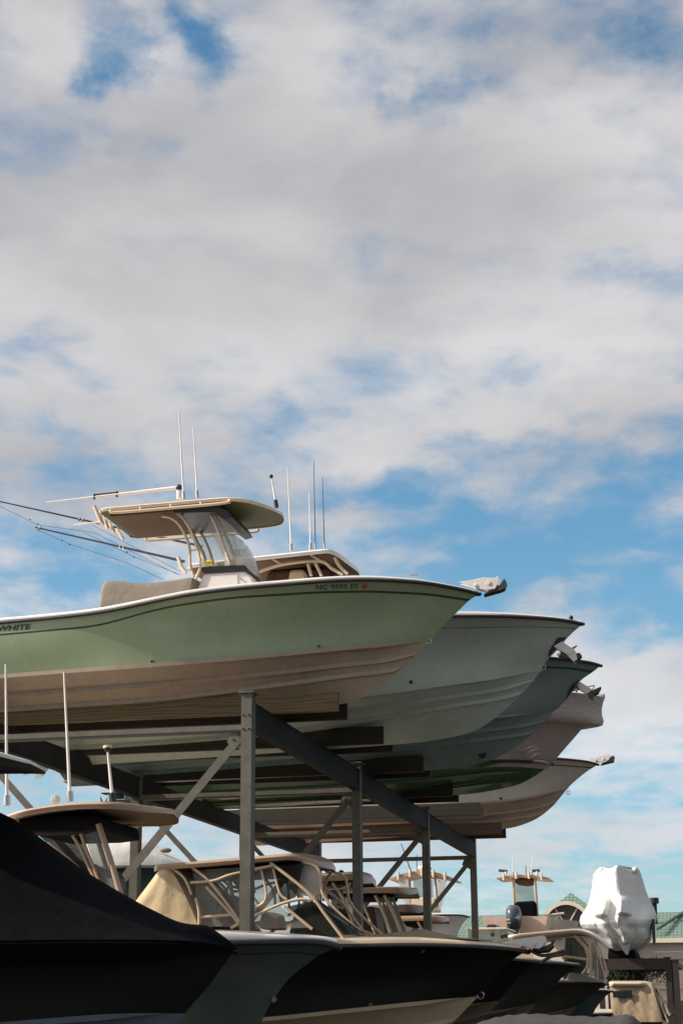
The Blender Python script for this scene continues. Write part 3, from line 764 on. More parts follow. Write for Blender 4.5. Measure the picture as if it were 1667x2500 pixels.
for i, (a, b) in enumerate(prof):
    p = PY(a, b, Y4c); t = i/(len(prof)-1); ring = []
    Bz = lerp(1.42, .98, t); kk = lerp(.9, 1.3, t)
    half = []
    for j in range(nd):
        d = 7.2*(j/(nd-1))**1.9
        bb = Bz*(1-math.exp(-d/kk))+.02
        bb += .018*math.sin(d*7+t*9)*math.exp(-((t-.85)/.25)**2)*min(1, d*2)
        sag = .03*math.sin(d*2.1+i)*(t)
        rise = -.045*d*0
        half.append((p.x-d, bb, p.z+sag+rise+(.02*d if t < .2 else .0)))
    ring = [Vector((x, Y4c-bb, z)) for x, bb, z in reversed(half)]+[Vector((x, Y4c+bb, z)) for x, bb, z in half]
    rings.append(ring)
top_ = rings[0]; n = len(top_)
roof = [Vector((q.x, lerp(q.y, Y4c, .55), q.z+.05)) for q in top_]
rings = [[Vector((q.x, Y4c, q.z+.07)) for q in top_], roof]+rings
mb.loft(rings, False, False)
M_WRAP = mat('pale_shrink_wrap', (.50, .42, .38), .42, 0, .08, 2.2, .35, 5, stretch=(1, 1, 2.5))
wr = mb.build('shrink_wrap', M_WRAP, t4, smooth=50)
# torn folds low on the wrap
for k, (a, b, c, d) in enumerate(((1276, 1832, 1312, 1822), (1284, 1842, 1316, 1828), (1294, 1852, 1318, 1838), (1300, 1858, 1344, 1866))):
    pa = PY(a, b, Y4c-.62+.0*k); pb = PY(c, d, Y4c-.5)
    mb = MB(); mb.tube([pa, pa.lerp(pb, .5)+Vector((0, -.03, .015)), pb], lambda t: .022*math.sin(math.pi*min(.97, max(.05, t)))+.004, 7, smooth=4); mb.build('fold', M_WRAP, wr, smooth=60)

# ================================================================== T6 beige
Y6c = 39.5
t6 = thing('fishing_boat', (-7, Y6c, ZT), 'beige bottomed pale boat at the far end of the upper rack, lowest in view', 'boat', 'boats stored on the upper rack')
h6 = make_hull(t6, Y6c, 1.3,
    sheer=[(400, 1900), (800, 1868), (1100, 1852), (1250, 1849), (1351, 1851), (1413, 1856), (1440, 1860), (1458, 1866)],
    stem=[(1455, 1869), (1431, 1884), (1405, 1905), (1385, 1924), (1368, 1945), (1350, 1967), (1330, 1984), (1308, 2000), (1265, 2017), (1228, 2024), (1100, 2035), (800, 2055), (500, 2072)],
    chine=[(500, 1987), (622, 1980), (900, 1969), (1122, 1960), (1260, 1949), (1386, 1925)],
    length=8.1, cols=[P_PALE, P_STRIPE, P_BOTT], Lb=4.2, Lc=3.8, flare=.16, strakes=(.33, .6), cap=.07,
    stripe=[(400, 1920), (1100, 1872), (1360, 1868), (1440, 1874)], stripew=2.5)
anchor_set(t6, Y6c, [(1428, 1855), (1452, 1851), (1484, 1842), (1490, 1845), (1486, 1856), (1476, 1862), (1452, 1860)], [(1466, 1870), (1484, 1858), (1496, 1848), (1500, 1852), (1498, 1862), (1482, 1866)])
fitting(h6, 1222, 1949, 3.2, M_DARKMET)
mb = MB(); c = PY(1386, 1935, Y6c); mb.tube([c+Vector((.04*math.cos(t), 0, .04*math.sin(t))) for t in [i*.6 for i in range(11)]], .009, 6); mb.build('bow_eye', M_STAIN, h6['hull'], smooth=60)

# ================================================================== LOWER ROW
def glass(root, pts, Y, m, name='window'):
    mb = MB(); mb.prism(pp(pts, Y), (0, .006, 0)); return mb.build(name, m, root, fix=True)
def pipes(root, L, Y, r=.022, m=None, name='windshield_frame', mirror=None):
    return tubes(root, [[(a, b, Y) for a, b in q] for q in L], r, m or M_TAN, name, mirror=mirror)
# ---------------- L0: black covered boat, nearest
Y0c = 14.5
l0 = thing('fishing_boat', (-8, Y0c, 0), 'black boat under a black cover, nearest and lowest at the left edge', 'boat', 'boats stored on the ground')
g0 = make_hull(l0, Y0c, 1.25,
    sheer=[(-400, 2318), (0, 2300), (250, 2297), (400, 2298), (500, 2303), (572, 2318)],
    stem=[(569, 2323), (555, 2344), (513, 2402), (467, 2456), (432, 2502), (400, 2540), (350, 2580), (200, 2620), (-300, 2650)],
    chine=[(-300, 2520), (0, 2496), (160, 2483), (300, 2474), (452, 2474)],
    length=7.5, cols=[P_BLACKH, P_BLACKH, P_BLUEB], Lb=3.6, Lc=3.4, flare=.14, strakes=(.3, .6), cap=.01, deckmat=M_BLACK, rub=.006)
cradle(g0)
# cover
rid = [(-500, 1780), (-200, 1884), (0, 1983), (42, 2004), (115, 2057), (214, 2130), (331, 2199), (383, 2226), (425, 2246), (459, 2255), (501, 2259), (520, 2268), (545, 2285), (567, 2303), (574, 2314)]
rid = [(p.x, p.y) for p in crom([Vector((a, b, 0)) for a, b in rid], 5)]
mb = MB(); rings = []
for i, (a, b) in enumerate(rid):
    p = PY(a, b, Y0c); x = p.x; bs = max(.02, g0['bs'](min(x, g0['tip'].x)))+.03; zs = sheer_z(g0, min(x, g0['tip'].x))-.02
    ring = []
    for k in range(-12, 13):
        q = k/12; aq = abs(q); f = (1-aq)**.0 if 0 else 1-aq**1.15
        y = Y0c+bs*q; z = lerp(zs+.02, p.z, f)
        z += .018*math.sin(x*5+q*8)*f*(1-f)*3
        if k in (-12, 12): z = zs-.16*min(1, (bs-.03)/.5)-.01; y = Y0c+(bs-.10*min(1, (bs-.03)/.5))*(1 if k > 0 else -1)
        if k in (-11, 11): y = Y0c+bs*(1 if k > 0 else -1)*1.0; z = zs+.03
        ring.append(Vector((x, y, z)))
    rings.append(ring)
mb.loft(rings, False, False); cv = mb.build('canvas_cover', M_BLACKC, None, smooth=60)
tag(cv, 'black canvas cover sloping down to the bow of the nearest boat at the left edge', 'cover')
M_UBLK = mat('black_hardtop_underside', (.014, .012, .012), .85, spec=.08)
hardtop(l0, Y0c, .95, (-420, 1812), (-150, 1808), (76, 1862), th=.045, camber=.02, pw=.5, mats=[M_WHITE, M_UBLK], curve=2.2, rimdark=True)
for L in ([(-60, 1850), (-40, 1960), (-20, 2040)], [(-250, 1840), (-260, 1950)]):
    pipes(l0, [L], Y0c-.6, name='hardtop_leg'); pipes(l0, [L], Y0c+.6, name='hardtop_leg')

# ---------------- L1: slate green hull with hardtop
Y1d = 18.35
l1 = thing('fishing_boat', (-8, Y1d, 0), 'slate green boat with white gunwale and three antennas, behind the black covered boat', 'boat', 'boats stored on the ground')
g1 = make_hull(l1, Y1d, 1.28,
    sheer=[(-300, 2330), (200, 2310), (568, 2299), (683, 2297), (759, 2296), (797, 2300), (812, 2304), (824, 2310)],
    stem=[(820, 2314), (800, 2322), (778, 2333), (759, 2347), (721, 2375), (698, 2398), (675, 2429), (656, 2457), (640, 2492), (620, 2540), (590, 2590), (450, 2640), (0, 2670)],
    chine=[(-300, 2560), (200, 2530), (450, 2512), (636, 2502)],
    length=8, cols=[P_SLATE, P_TSTR, P_BOTT], Lb=3.4, ps=2.4, Lc=3.4, flare=.24, strakes=(.3, .6), cap=.115,
    stripe=[(300, 2335), (564, 2331), (683, 2327), (722, 2323), (735, 2328), (790, 2333)], stripew=4, rub=.035)
cradle(g1)
mb = MB(); c = on_hull(g1, 664, 2436, .0); mb.tube([c+Vector((0, .02, 0)), c+Vector((.03, -.03, -.02))], .03, 10); mb.build('bow_eye', M_STAIN, g1['hull'], smooth=50)
mb = MB(); pth = []
for i in range(0, 70, 3):
    x = g1['xs'][i]; pth.append(Vector((x, Y1d-g1['bs'](x)-.035, g1['zs'][i]-.005)))
mb.tube(pth, .010, 6); mb.build('rail_insert', M_STAIN, g1['root'], smooth=60)
M_TOPB = mat('beige_hardtop', (.42, .29, .20), .4, 0, .06, 3, coat=.2)
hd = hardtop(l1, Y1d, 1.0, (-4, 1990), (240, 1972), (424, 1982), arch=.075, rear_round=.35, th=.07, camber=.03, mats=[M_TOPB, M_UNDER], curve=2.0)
pipes(l1, [[(252, 2028), (310, 2015), (376, 2000), (392, 1992), (397, 1984)]], Y1d+.85, .016, M_UNDER, 'side_rail')
pipes(l1, [[(266, 2012), (268, 2025)]], Y1d+.85, .016, M_UNDER, 'rail_standoff')
yn = Y1d-.72; yf = Y1d+.72
mb = MB(); mb.prism(pp([(40, 1996), (130, 1990), (236, 1992), (240, 2020), (236, 2024), (190, 2030), (60, 2034)], yn), (0, 1.4, 0)); mb.build('overhead_box', M_UBLK, l1, bevel=.03)
pipes(l1, [[(241, 2012), (258, 2062), (275, 2115), (291, 2172), (300, 2205)]], yn, .033, M_TOPB)
pipes(l1, [[(178, 2040), (196, 2070), (214, 2110), (240, 2160)], [(198, 2036), (210, 2070), (228, 2115), (250, 2170)], [(120, 2055), (160, 2090), (215, 2140)]], yn, .018, M_TOPB)
pipes(l1, [[(230, 2020), (250, 2085), (270, 2150)]], yf, .03, M_TOPB)
glass(l1, [(95, 2040), (200, 2040), (236, 2145), (215, 2140)], yn+.02, M_GLASSD); glass(l1, [(206, 2038), (238, 2030), (288, 2190), (250, 2170)], yn+.02, M_GLASS)
mb = MB(); mb.prism(pp([(222, 2120), (240, 2117), (260, 2124), (268, 2150), (262, 2190), (228, 2190)], yn+.3), (0, .6, 0)); mb.build('helm_seat', M_DARKMET, l1, bevel=.06)
mb = MB(); mb.prism(pp([(60, 2200), (100, 2080), (190, 2100), (240, 2180), (300, 2230), (300, 2270), (60, 2270)], yn+.35), (0, .75, 0)); mb.build('console', M_TOPB, l1, bevel=.05)
antenna(l1, (15, 1622, Y1d-.2), (18, 1962, Y1d-.2), .020, M_POLE); antenna(l1, (157, 1641, Y1d), (172, 1952, Y1d), .020, M_POLE)
antenna(l1, (263, 1828, Y1d), (276, 1956, Y1d), .022, M_POLE, M_BLACK, 'navigation_light', .04)
mb = MB(); mb.tube([PY(263, 1820, Y1d), PY(263.4, 1826, Y1d)], .05, 12); mb.build('lamp_cap', M_CREAM, l1, smooth=40)
mb = MB(); c = PY(136, 1952, Y1d); mb.ball(c, .055); mb.build('satellite_dome', M_WHITE, l1, smooth=60)

# ---------------- L2: black hull with tan hardtop
Y2d = 23.0
l2 = thing('cabin_boat', (-7, Y2d, 0), 'black hulled cabin boat with tan hardtop and tan canvas curtain, inside the rack', 'boat', 'boats stored on the ground')
g2 = make_hull(l2, Y2d, 1.32,
    sheer=[(200, 2336), (500, 2318), (700, 2311), (825, 2308), (920, 2306), (1019, 2305), (1110, 2307), (1187, 2311), (1240, 2315), (1286, 2322)],
    stem=[(1283, 2325), (1264, 2334), (1240, 2352), (1212, 2382), (1190, 2407), (1166, 2433), (1140, 2460), (1103, 2499), (1060, 2540), (1000, 2575), (800, 2610), (300, 2640)],
    chine=[(300, 2508), (640, 2484), (800, 2468), (905, 2457), (1040, 2443), (1163, 2433)],
    length=8.4, cols=[P_BLACKH, P_BLACKH, P_CREAMB], Lb=4.6, Lc=4.2, flare=.2, strakes=(.35, .7), cap=.09, deckmat=M_CREAM,
    rub=.03)
cradle(g2)
fitting(g2, 905, 2454, 5, M_STAIN)
mb = MB(); c = PY(1172, 2430, Y2d); mb.tube([c+Vector((.045*math.cos(t), 0, .045*math.sin(t))) for t in [i*.6 for i in range(11)]], .011, 6); mb.build('bow_eye', M_STAIN, g2['hull'], smooth=60)
decal_poly(g2, [(1028, 2326), (1037, 2325), (1037, 2318), (1028, 2319)], M_GREYC, 'registration_sticker')
yn = Y2d-.95; yf = Y2d+.95
hardtop(l2, Y2d, 1.02, (368, 2113), (690, 2086), (812, 2118), th=.07, camber=.08, mats=[M_TOPB, M_UNDER], curve=2.2)
# canvas curtain at the stern
mb = MB(); rings = []
cl = [(394, 2117), (331, 2200), (265, 2285)]; cr = [(428, 2118), (468, 2180), (486, 2262)]
for t in [i/14 for i in range(15)]:
    a = crom([Vector((x, y, 0)) for x, y in cl], 7)[i_] if False else None
    l_ = Vector((lerp(lerp(394, 331, t), lerp(331, 265, t), t), lerp(lerp(2117, 2200, t), lerp(2200, 2285, t), t), 0))
    ctrl = (455, 2140)
    r_ = Vector((lerp(lerp(414, 462, t), lerp(462, 486, t), t), lerp(2117, 2270, t), 0))
    A = PY(l_.x, l_.y, yn); B = PY(r_.x, r_.y, yn); ring = []
    for k in range(13):
        u = k/12; p = A.lerp(B, u); p.y += -.05*math.sin(math.pi*u)+.022*math.sin(u*16+t*4)*t**.5*math.exp(-u*1.2)
        ring.append(p)
    ring += [Vector((p.x, 2*Y2d-p.y, p.z)) for p in reversed(ring)]
    rings.append(ring)
mb.loft(rings, True, True); cu = mb.build('canvas_curtain', M_TANC, l2, smooth=45)
pipes(l2, [[(465, 2114), (507, 2148), (545, 2194), (578, 2240), (582, 2254), (564, 2266)], [(415, 2116), (440, 2134), (455, 2152), (468, 2184)], [(465, 2155), (522, 2150), (568, 2134), (667, 2113)],
           [(487, 2240), (576, 2232)], [(503, 2165), (545, 2210), (580, 2250)]], yn, .019, M_TAN, 'hardtop_pipe', mirror=Y2d)
pipes(l2, [[(478, 2192), (486, 2225), (486, 2266)]], yn-.02, .02, M_TAN, 'hardtop_pipe')
pipes(l2, [[(660, 2106), (752, 2179), (794, 2233), (842, 2296)], [(621, 2236), (683, 2208), (730, 2196), (760, 2197)], [(694, 2213), (762, 2268)]], yn, .021, mirror=Y2d)
pipes(l2, [[(667, 2120), (683, 2179), (700, 2196)], [(637, 2120), (650, 2179), (643, 2204), (621, 2218)]], yn+.05, .018, mirror=Y2d)
pipes(l2, [[(744, 2102), (726, 2133), (720, 2182)], [(744, 2106), (777, 2122), (787, 2180), (820, 2222), (884, 2279)], [(792, 2248), (845, 2270), (850, 2290)]], yn+.12, .02, mirror=Y2d)
pipes(l2, [[(774, 2198), (830, 2238), (886, 2280)]], yn+.08, .016, M_BLACK)
glass(l2, [(668, 2122), (742, 2106), (722, 2190), (684, 2206)], yn+.06, M_GLASSD)
glass(l2, [(748, 2108), (776, 2124), (786, 2180), (760, 2190), (724, 2184), (728, 2133)], yn+.14, M_VINYL)
glass(l2, [(700, 2214), (759, 2200), (880, 2280), (800, 2285), (760, 2262)], yn+.06, M_GLASSD)
glass(l2, [(488, 2262), (476, 2160), (470, 2125), (660, 2112), (690, 2180), (682, 2206), (622, 2234), (620, 2262)], yn+.09, M_GLASS, 'clear_curtain')
glass(l2, [(622, 2240), (684, 2212), (752, 2265), (622, 2268)], yn+.06, M_GLASS)
mb = MB(); mb.prism(pp([(520, 2275), (526, 2200), (540, 2180), (560, 2182), (572, 2215), (578, 2275)], Y2d-.3), (0, .6, 0)); mb.build('helm_seat', M_BROWNI, l2, bevel=.06)
mb = MB(); mb.prism(pp([(470, 2128), (735, 2104), (722, 2122), (640, 2132), (560, 2136), (480, 2140)], Y2d-.5), (0, 1.1, 0)); mb.build('overhead_box', M_BROWNI, l2, bevel=.03)
mb = MB(); mb.prism(pp([(705, 2275), (720, 2215), (760, 2200), (800, 2230), (840, 2290), (705, 2295)], Y2d-.5), (0, 1.0, 0)); mb.build('console', M_DARKMET, l2, bevel=.05)
for P_ in ([(600, 2128), (606, 2160), (596, 2200)], [(530, 2136), (560, 2165), (572, 2200)], [(690, 2125), (702, 2160), (706, 2215)], [(640, 2136), (668, 2175), (672, 2215)], [(500, 2200), (540, 2196), (575, 2206)]):
    pipes(l2, [P_], Y2d+.1, .018, M_TAN, 'rod_rack')
mb = MB(); mb.prism(pp([(630, 2268), (634, 2236), (650, 2226), (672, 2228), (684, 2268)], Y2d-.2), (0, .5, 0)); mb.build('passenger_seat', M_TANC, l2, bevel=.05)
for a_, b_ in ((560, 2146), (585, 2142), (612, 2139)):
    mb = MB(); q_ = PY(a_, b_, Y2d-.4); mb.tube([q_, q_+Vector((.05, -.02, -.22))], .03, 8); mb.build('rod_holder', M_STAIN, l2, smooth=60)
pipes(l2, [[(517, 2262), (528, 2238), (541, 2214)]], yn+.2, .014, M_STAIN, 'grab_rail')
pipes(l2, [[(600, 2175), (560, 2165), (545, 2200)], [(570, 2150), (592, 2175)], [(520, 2150), (560, 2190)]], Y2d+.3, .02, M_BROWNI, 'rod_rack')
mb = MB(); mb.prism(pp([(770, 2262), (785, 2244), (812, 2243), (835, 2270), (838, 2290), (775, 2290)], Y2d-.3), (0, .7, 0)); mb.build('deck_hatch', M_GREYC, l2, bevel=.05)
# bow pulpit and anchor of L2
anchor_set(l2, Y2d, [(1222, 2303), (1262, 2294), (1322, 2286), (1327, 2284), (1333, 2300), (1326, 2312), (1318, 2317), (1290, 2313), (1268, 2309)],
           [(1300, 2322), (1326, 2318), (1344, 2310), (1352, 2314), (1340, 2326), (1318, 2328)], th=.26)
pipes(l2, [[(1290, 2318), (1318, 2332), (1345, 2330), (1372, 2322)], [(1320, 2350), (1345, 2335), (1372, 2330), (1374, 2318)], [(1338, 2322), (1346, 2308), (1350, 2294)]], Y2d, .022, M_DARKMET, 'anchor_chain')
# tarp over the foredeck hatch
mb = MB(); rings = []
for a, b in [(835, 2297), (860, 2290), (900, 2283), (977, 2274), (1031, 2268), (1058, 2275), (1116, 2287), (1170, 2299), (1195, 2306)]:
    p = PY(a, b, Y2d-.25); x = p.x; bs = max(.1, min(.95, g2['bs'](x)-.2)); zs = sheer_z(g2, x)+.085
    ring = [Vector((x, Y2d-.0+q*bs, lerp(zs, max(zs+.01, p.z), f))) for q, f in ((-1, -.02), (-.8, .25), (-.5, .7), (-.27, 1), (0, 1.02), (.27, 1), (.5, .7), (.8, .25), (1, -.02))]
    rings.append(ring)
mb.loft(rings, True, True); tp = mb.build('canvas_cover', mat('olive_tan_canvas', (.26, .21, .13), .85, 0, .12, 3, .3, 8), None, smooth=25)
tag(tp, 'low tent of olive tan canvas over the foredeck of the black cabin boat', 'cover')

# ---------------- L3 and the rest of the ground row
def lowboat(Yc, B, label, sheer, stem, chine, cols, length=7.5, deckmat=None, stripe=None, name='fishing_boat', **kw):
    r = thing(name, (-7, Yc, 0), label, 'boat', 'boats stored on the ground')
    g = make_hull(r, Yc, B, sheer, stem, chine, length, cols, cap=.06, deckmat=deckmat or M_CREAM, stripe=stripe, **kw); cradle(g)
    return r, g
M_GREYD = mat('grey_deck', (.38, .35, .31), .5, 0, .08, 3, dirt=.2)
P_BROWNB = mat('brown_bottom', (.16, .12, .085), .5, 0, .12, 2, dirt=.2)
l3, g3 = lowboat(25.7, 1.15, 'low black hull with small grey foredeck just behind the tan topped cabin boat',
    [(500, 2352), (900, 2340), (1150, 2339), (1250, 2341), (1312, 2347)], [(1310, 2350), (1285, 2366), (1250, 2402), (1219, 2442), (1180, 2490), (1120, 2540), (900, 2570), (500, 2590)],
    [(500, 2515), (900, 2480), (1080, 2459), (1217, 2443)], [P_BLACKH, P_BLACKH, P_BROWNB], 7.2, M_GREYD, Lb=4.0)
Yd = 28.9
l4, g4 = lowboat(Yd, 1.2, 'dark olive black hull with long grey foredeck, two bows right of the cabin boat',
    [(600, 2352), (1000, 2348), (1200, 2348), (1300, 2349), (1360, 2351), (1414, 2356)], [(1412, 2359), (1388, 2372), (1350, 2408), (1310, 2449), (1275, 2490), (1230, 2540), (1000, 2560), (600, 2580)],
    [(600, 2530), (1000, 2492), (1187, 2470), (1308, 2450)], [mat('dark_olive_gelcoat', (.035, .036, .028), .3, 0, .1, 2, coat=.3), P_BLACKH, P_BROWNB], 7.8, M_GREYD, Lb=4.2)
hardtop(l4, Yd, .95, (700, 2140), (850, 2132), (909, 2150), th=.11, camber=.09, mats=[M_TOPB, M_UBLK], curve=2.2)
pipes(l4, [[(790, 2172), (830, 2170), (850, 2163), (856, 2154)]], Yd-.85, .015, M_TAN, 'side_rail')
for y in (Yd-.75, Yd+.75):
    pipes(l4, [[(812, 2155), (840, 2200), (876, 2290)], [(790, 2155), (800, 2200), (830, 2270)]], y, .028)
mb = MB(); mb.prism(pp([(700, 2158), (845, 2150), (850, 2162), (700, 2172)], Yd-.6), (0, 1.2, 0)); mb.build('overhead_box', M_BROWNI, l4, bevel=.03)
glass(l4, [(800, 2170), (830, 2160), (880, 2290), (830, 2290)], Yd-.7, M_GLASSD)
mb = MB(); mb.prism(pp([(815, 2290), (820, 2205), (845, 2200), (862, 2290)], Yd-.4), (0, .8, 0)); mb.build('helm_seat', M_TOPB, l4, bevel=.04)
mb = MB(); mb.ball(PY(833, 2131, Yd), .05); mb.build('compass_light', M_BLACK, l4, smooth=60)
Ye = 32.0
l5, g5 = lowboat(Ye, 1.2, 'hardtop boat with ribbed clear front curtains, seen between the middle posts of the rack',
    [(700, 2382), (1100, 2370), (1300, 2372), (1368, 2376)], [(1366, 2379), (1330, 2410), (1290, 2450), (1240, 2500), (1000, 2540), (600, 2550)],
    [(700, 2510), (1100, 2470), (1288, 2452)], [P_BLACKH, P_BLACKH, P_BROWNB], 8)
hardtop(l5, Ye, .95, (740, 2168), (960, 2166), (1019, 2176), th=.10, camber=.06, mats=[M_TOPB, M_UNDER], curve=2.6)
mb = MB(); mb.prism(pp([(790, 2182), (938, 2180), (936, 2192), (800, 2194)], Ye-.7), (0, 1.4, 0)); mb.build('overhead_box', M_UBLK, l5, bevel=.03)
for y in (Ye-.72, Ye+.72):
    pipes(l5, [[(916, 2186), (935, 2225), (955, 2280)], [(938, 2186), (958, 2225), (980, 2280)]], y, .03)
    pipes(l5, [[(845, 2190), (858, 2230), (870, 2280)], [(880, 2190), (900, 2240), (915, 2280)]], y, .022)
M_RIB = glassmat('grey_vinyl', (.36, .33, .29), .8, .25)
for k in range(5):
    x = 918+k*9; glass(l5, [(x, 2190), (x+7, 2190), (x+38, 2275), (x+28, 2277)], Ye-.70+.03*k, M_RIB, 'front_curtain')
mb = MB(); mb.prism(pp([(880, 2280), (888, 2215), (912, 2212), (925, 2280)], Ye-.3), (0, .7, 0)); mb.build('helm_seat', M_BROWNI, l5, bevel=.04)
mb = MB(); mb.prism(pp([(800, 2290), (812, 2225), (870, 2222), (880, 2290)], Ye-.5), (0, 1., 0)); mb.build('console', M_TOPB, l5, bevel=.04)
Yg = 35.3
l6, g6 = lowboat(Yg, 1.2, 'boat with a plum brown hardtop, third behind the black cabin boat',
    [(800, 2392), (1200, 2384), (1350, 2388)], [(1348, 2391), (1310, 2425), (1260, 2470), (1200, 2510), (800, 2530)],
    [(800, 2500), (1150, 2470), (1290, 2440)], [P_SLATE, P_SLATE, P_BROWNB], 8)
hardtop(l6, Yg, .85, (800, 2212), (985, 2208), (1040, 2216), th=.14, camber=.04, mats=[mat('plum_brown_hardtop', (.30, .19, .16), .4, 0, .06, 3), M_UBLK], curve=2.6)
for y in (Yg-.65, Yg+.65): pipes(l6, [[(950, 2225), (965, 2250), (985, 2290)], [(900, 2225), (915, 2290)]], y, .03)
glass(l6, [(905, 2226), (950, 2226), (985, 2290), (915, 2290)], Yg-.62, M_GLASSD)
mb = MB(); mb.prism(pp([(900, 2300), (905, 2250), (960, 2248), (975, 2300)], Yg-.4), (0, .8, 0)); mb.build('console', M_DARKMET, l6, bevel=.04)
Yh = 38.4
l7, g7 = lowboat(Yh, 1.2, 'boat with a slim brown hardtop, farthest of the roofed boats inside the rack',
    [(900, 2402), (1200, 2398), (1350, 2402)], [(1348, 2405), (1310, 2435), (1260, 2475), (1200, 2505), (900, 2520)],
    [(900, 2500), (1150, 2475), (1290, 2450)], [P_GRGR, P_GRGR, P_BROWNB], 8)
hardtop(l7, Yh, .85, (880, 2238), (1050, 2236), (1094, 2244), th=.10, camber=.04, mats=[M_TOPB, M_UNDER], curve=2.6)
for y in (Yh-.65, Yh+.65): pipes(l7, [[(1020, 2250), (1030, 2270), (1045, 2310)], [(960, 2250), (970, 2310)]], y, .03)
mb = MB(); mb.prism(pp([(985, 2249), (1025, 2248), (1020, 2262), (990, 2262)], Yh-.5), (0, 1., 0)); mb.build('overhead_box', M_UBLK, l7, bevel=.03)
mb = MB(); mb.prism(pp([(960, 2320), (965, 2280), (1020, 2276), (1030, 2320)], Yh-.4), (0, .8, 0)); mb.build('console', M_TOPB, l7, bevel=.04)

# ---------------- arch topped boat right
Yk = 43.2
l8, g8 = lowboat(Yk, 1.2, 'boat with a long curved tan hardtop on bowed pipes, right of the rack',
    [(1000, 2404), (1250, 2399), (1370, 2398), (1440, 2400), (1482, 2403)], [(1481, 2405), (1465, 2413), (1440, 2430), (1410, 2455), (1370, 2495), (1320, 2520), (1000, 2530)],
    [(1000, 2500), (1300, 2478), (1408, 2456)], [mat('dark_olive_gelcoat', (.035, .036, .028), .3), P_BLACKH, P_BROWNB], 8, M_GREYD, Lb=4)
hardtop(l8, Yk, .95, (1238, 2284), (1390, 2270), (1486, 2312), th=.08, camber=.06, mats=[M_TAN, M_UNDER], curve=3.0, rear_round=.5)
yn = Yk-.8
pipes(l8, [[(1378, 2288), (1376, 2315), (1373, 2342)], [(1402, 2284), (1425, 2310), (1435, 2335), (1433, 2360), (1420, 2378)], [(1440, 2290), (1441, 2330), (1441, 2386)], [(1374, 2335), (1405, 2339), (1433, 2343)],
           ], yn, .035, M_TAN, mirror=Yk)
pipes(l8, [[(1448, 2300), (1462, 2335), (1472, 2370), (1479, 2400)], [(1455, 2300), (1470, 2335), (1482, 2380)]], yn, .025, M_TAN)
glass(l8, [(1380, 2290), (1400, 2288), (1430, 2320), (1432, 2340), (1376, 2334)], yn+.05, M_GLASSD); glass(l8, [(1444, 2300), (1452, 2305), (1478, 2395), (1444, 2388)], yn+.05, M_GLASS)
glass(l8, [(1376, 2337), (1430, 2344), (1428, 2365), (1418, 2378), (1376, 2370)], yn+.05, M_GLASSD)
mb = MB(); mb.prism(pp([(1370, 2405), (1376, 2345), (1425, 2345), (1430, 2405)], Yk-.3), (0, .8, 0)); mb.build('console', M_BROWNI, l8, bevel=.04)
mb = MB(); mb.prism(pp([(1378, 2396), (1388, 2376), (1410, 2372), (1440, 2386), (1470, 2394), (1476, 2400)], Yk-.45), (0, .9, 0)); mb.build('foredeck_trunk', M_GREYD, l8, bevel=.05)
P_TEALD = mat('dark_blue_teal_gelcoat', (.035, .07, .075), .3, 0, .1, 2, coat=.3)
l9, g9 = lowboat(46.5, 1.2, 'dark blue teal hull low at the right, behind the boat with the curved tan hardtop',
    [(1100, 2424), (1350, 2418), (1460, 2417), (1494, 2420)], [(1493, 2422), (1480, 2430), (1470, 2440), (1455, 2460), (1440, 2480), (1400, 2505), (1100, 2515)],
    [(1100, 2500), (1350, 2490), (1450, 2470)], [P_TEALD, P_TEALD, P_TEALD], 8, M_GREYD, Lb=3.6)
# blue tarp edge showing past that hull
Ym = 49.5
l10 = thing('cabin_boat', (-2, Ym, 0), 'boat under tan canvas side curtains with a dark window, at the bottom right', 'boat', 'boats stored on the ground')
g10 = make_hull(l10, Ym, 1.25, [(1300, 2478), (1500, 2474), (1580, 2474), (1640, 2476)], [(1639, 2478), (1625, 2490), (1600, 2512), (1560, 2530), (1300, 2535)], [(1300, 2515), (1500, 2510), (1602, 2505)], 6, [P_TEALD, P_TEALD, P_BROWNB], Lb=3, Lc=2.5, cap=.05, deckmat=M_GREYD); cradle(g10)
mb = MB(); rings = []
for t, (xl, xr, y) in enumerate(((1487, 1588, 2400), (1488, 1596, 2425), (1490, 1604, 2450), (1492, 1612, 2475), (1492, 1618, 2495))):
    A = PY(xl, y, Ym-1.0); B = PY(xr, y, Ym-1.0)
    ring = [A.lerp(B, k/10)+Vector((0, .03*math.sin(k*2.3+t), 0)) for k in range(11)]
    ring += [Vector((p.x, 2*Ym-p.y, p.z)) for p in reversed(ring)]; rings.append(ring)
mb.loft(rings); cu = mb.build('canvas_curtain', mat('gold_tan_canvas', (.50, .38, .25), .8, 0, .14, 1.4, .5, 3.5), l10, smooth=50)
mb = MB(); mb.prism(pp([(1494, 2420), (1540, 2416), (1542, 2434), (1496, 2436)], Ym-1.06), (0, .02, 0)); mb.build('curtain_window', M_BLACK, cu, bevel=.01)
hardtop(l10, Ym, 1.1, (1484, 2398), (1560, 2398), (1592, 2404), th=.10, camber=.05, mats=[M_TAN, M_UNDER], curve=2.6)
glass(l10, [(1592, 2412), (1602, 2415), (1626, 2490), (1612, 2492)], Ym-.9, M_GLASSD); pipes(l10, [[(1590, 2405), (1608, 2445), (1630, 2496)], [(1600, 2408), (1616, 2440), (1634, 2480)]], Ym-.92, .03)
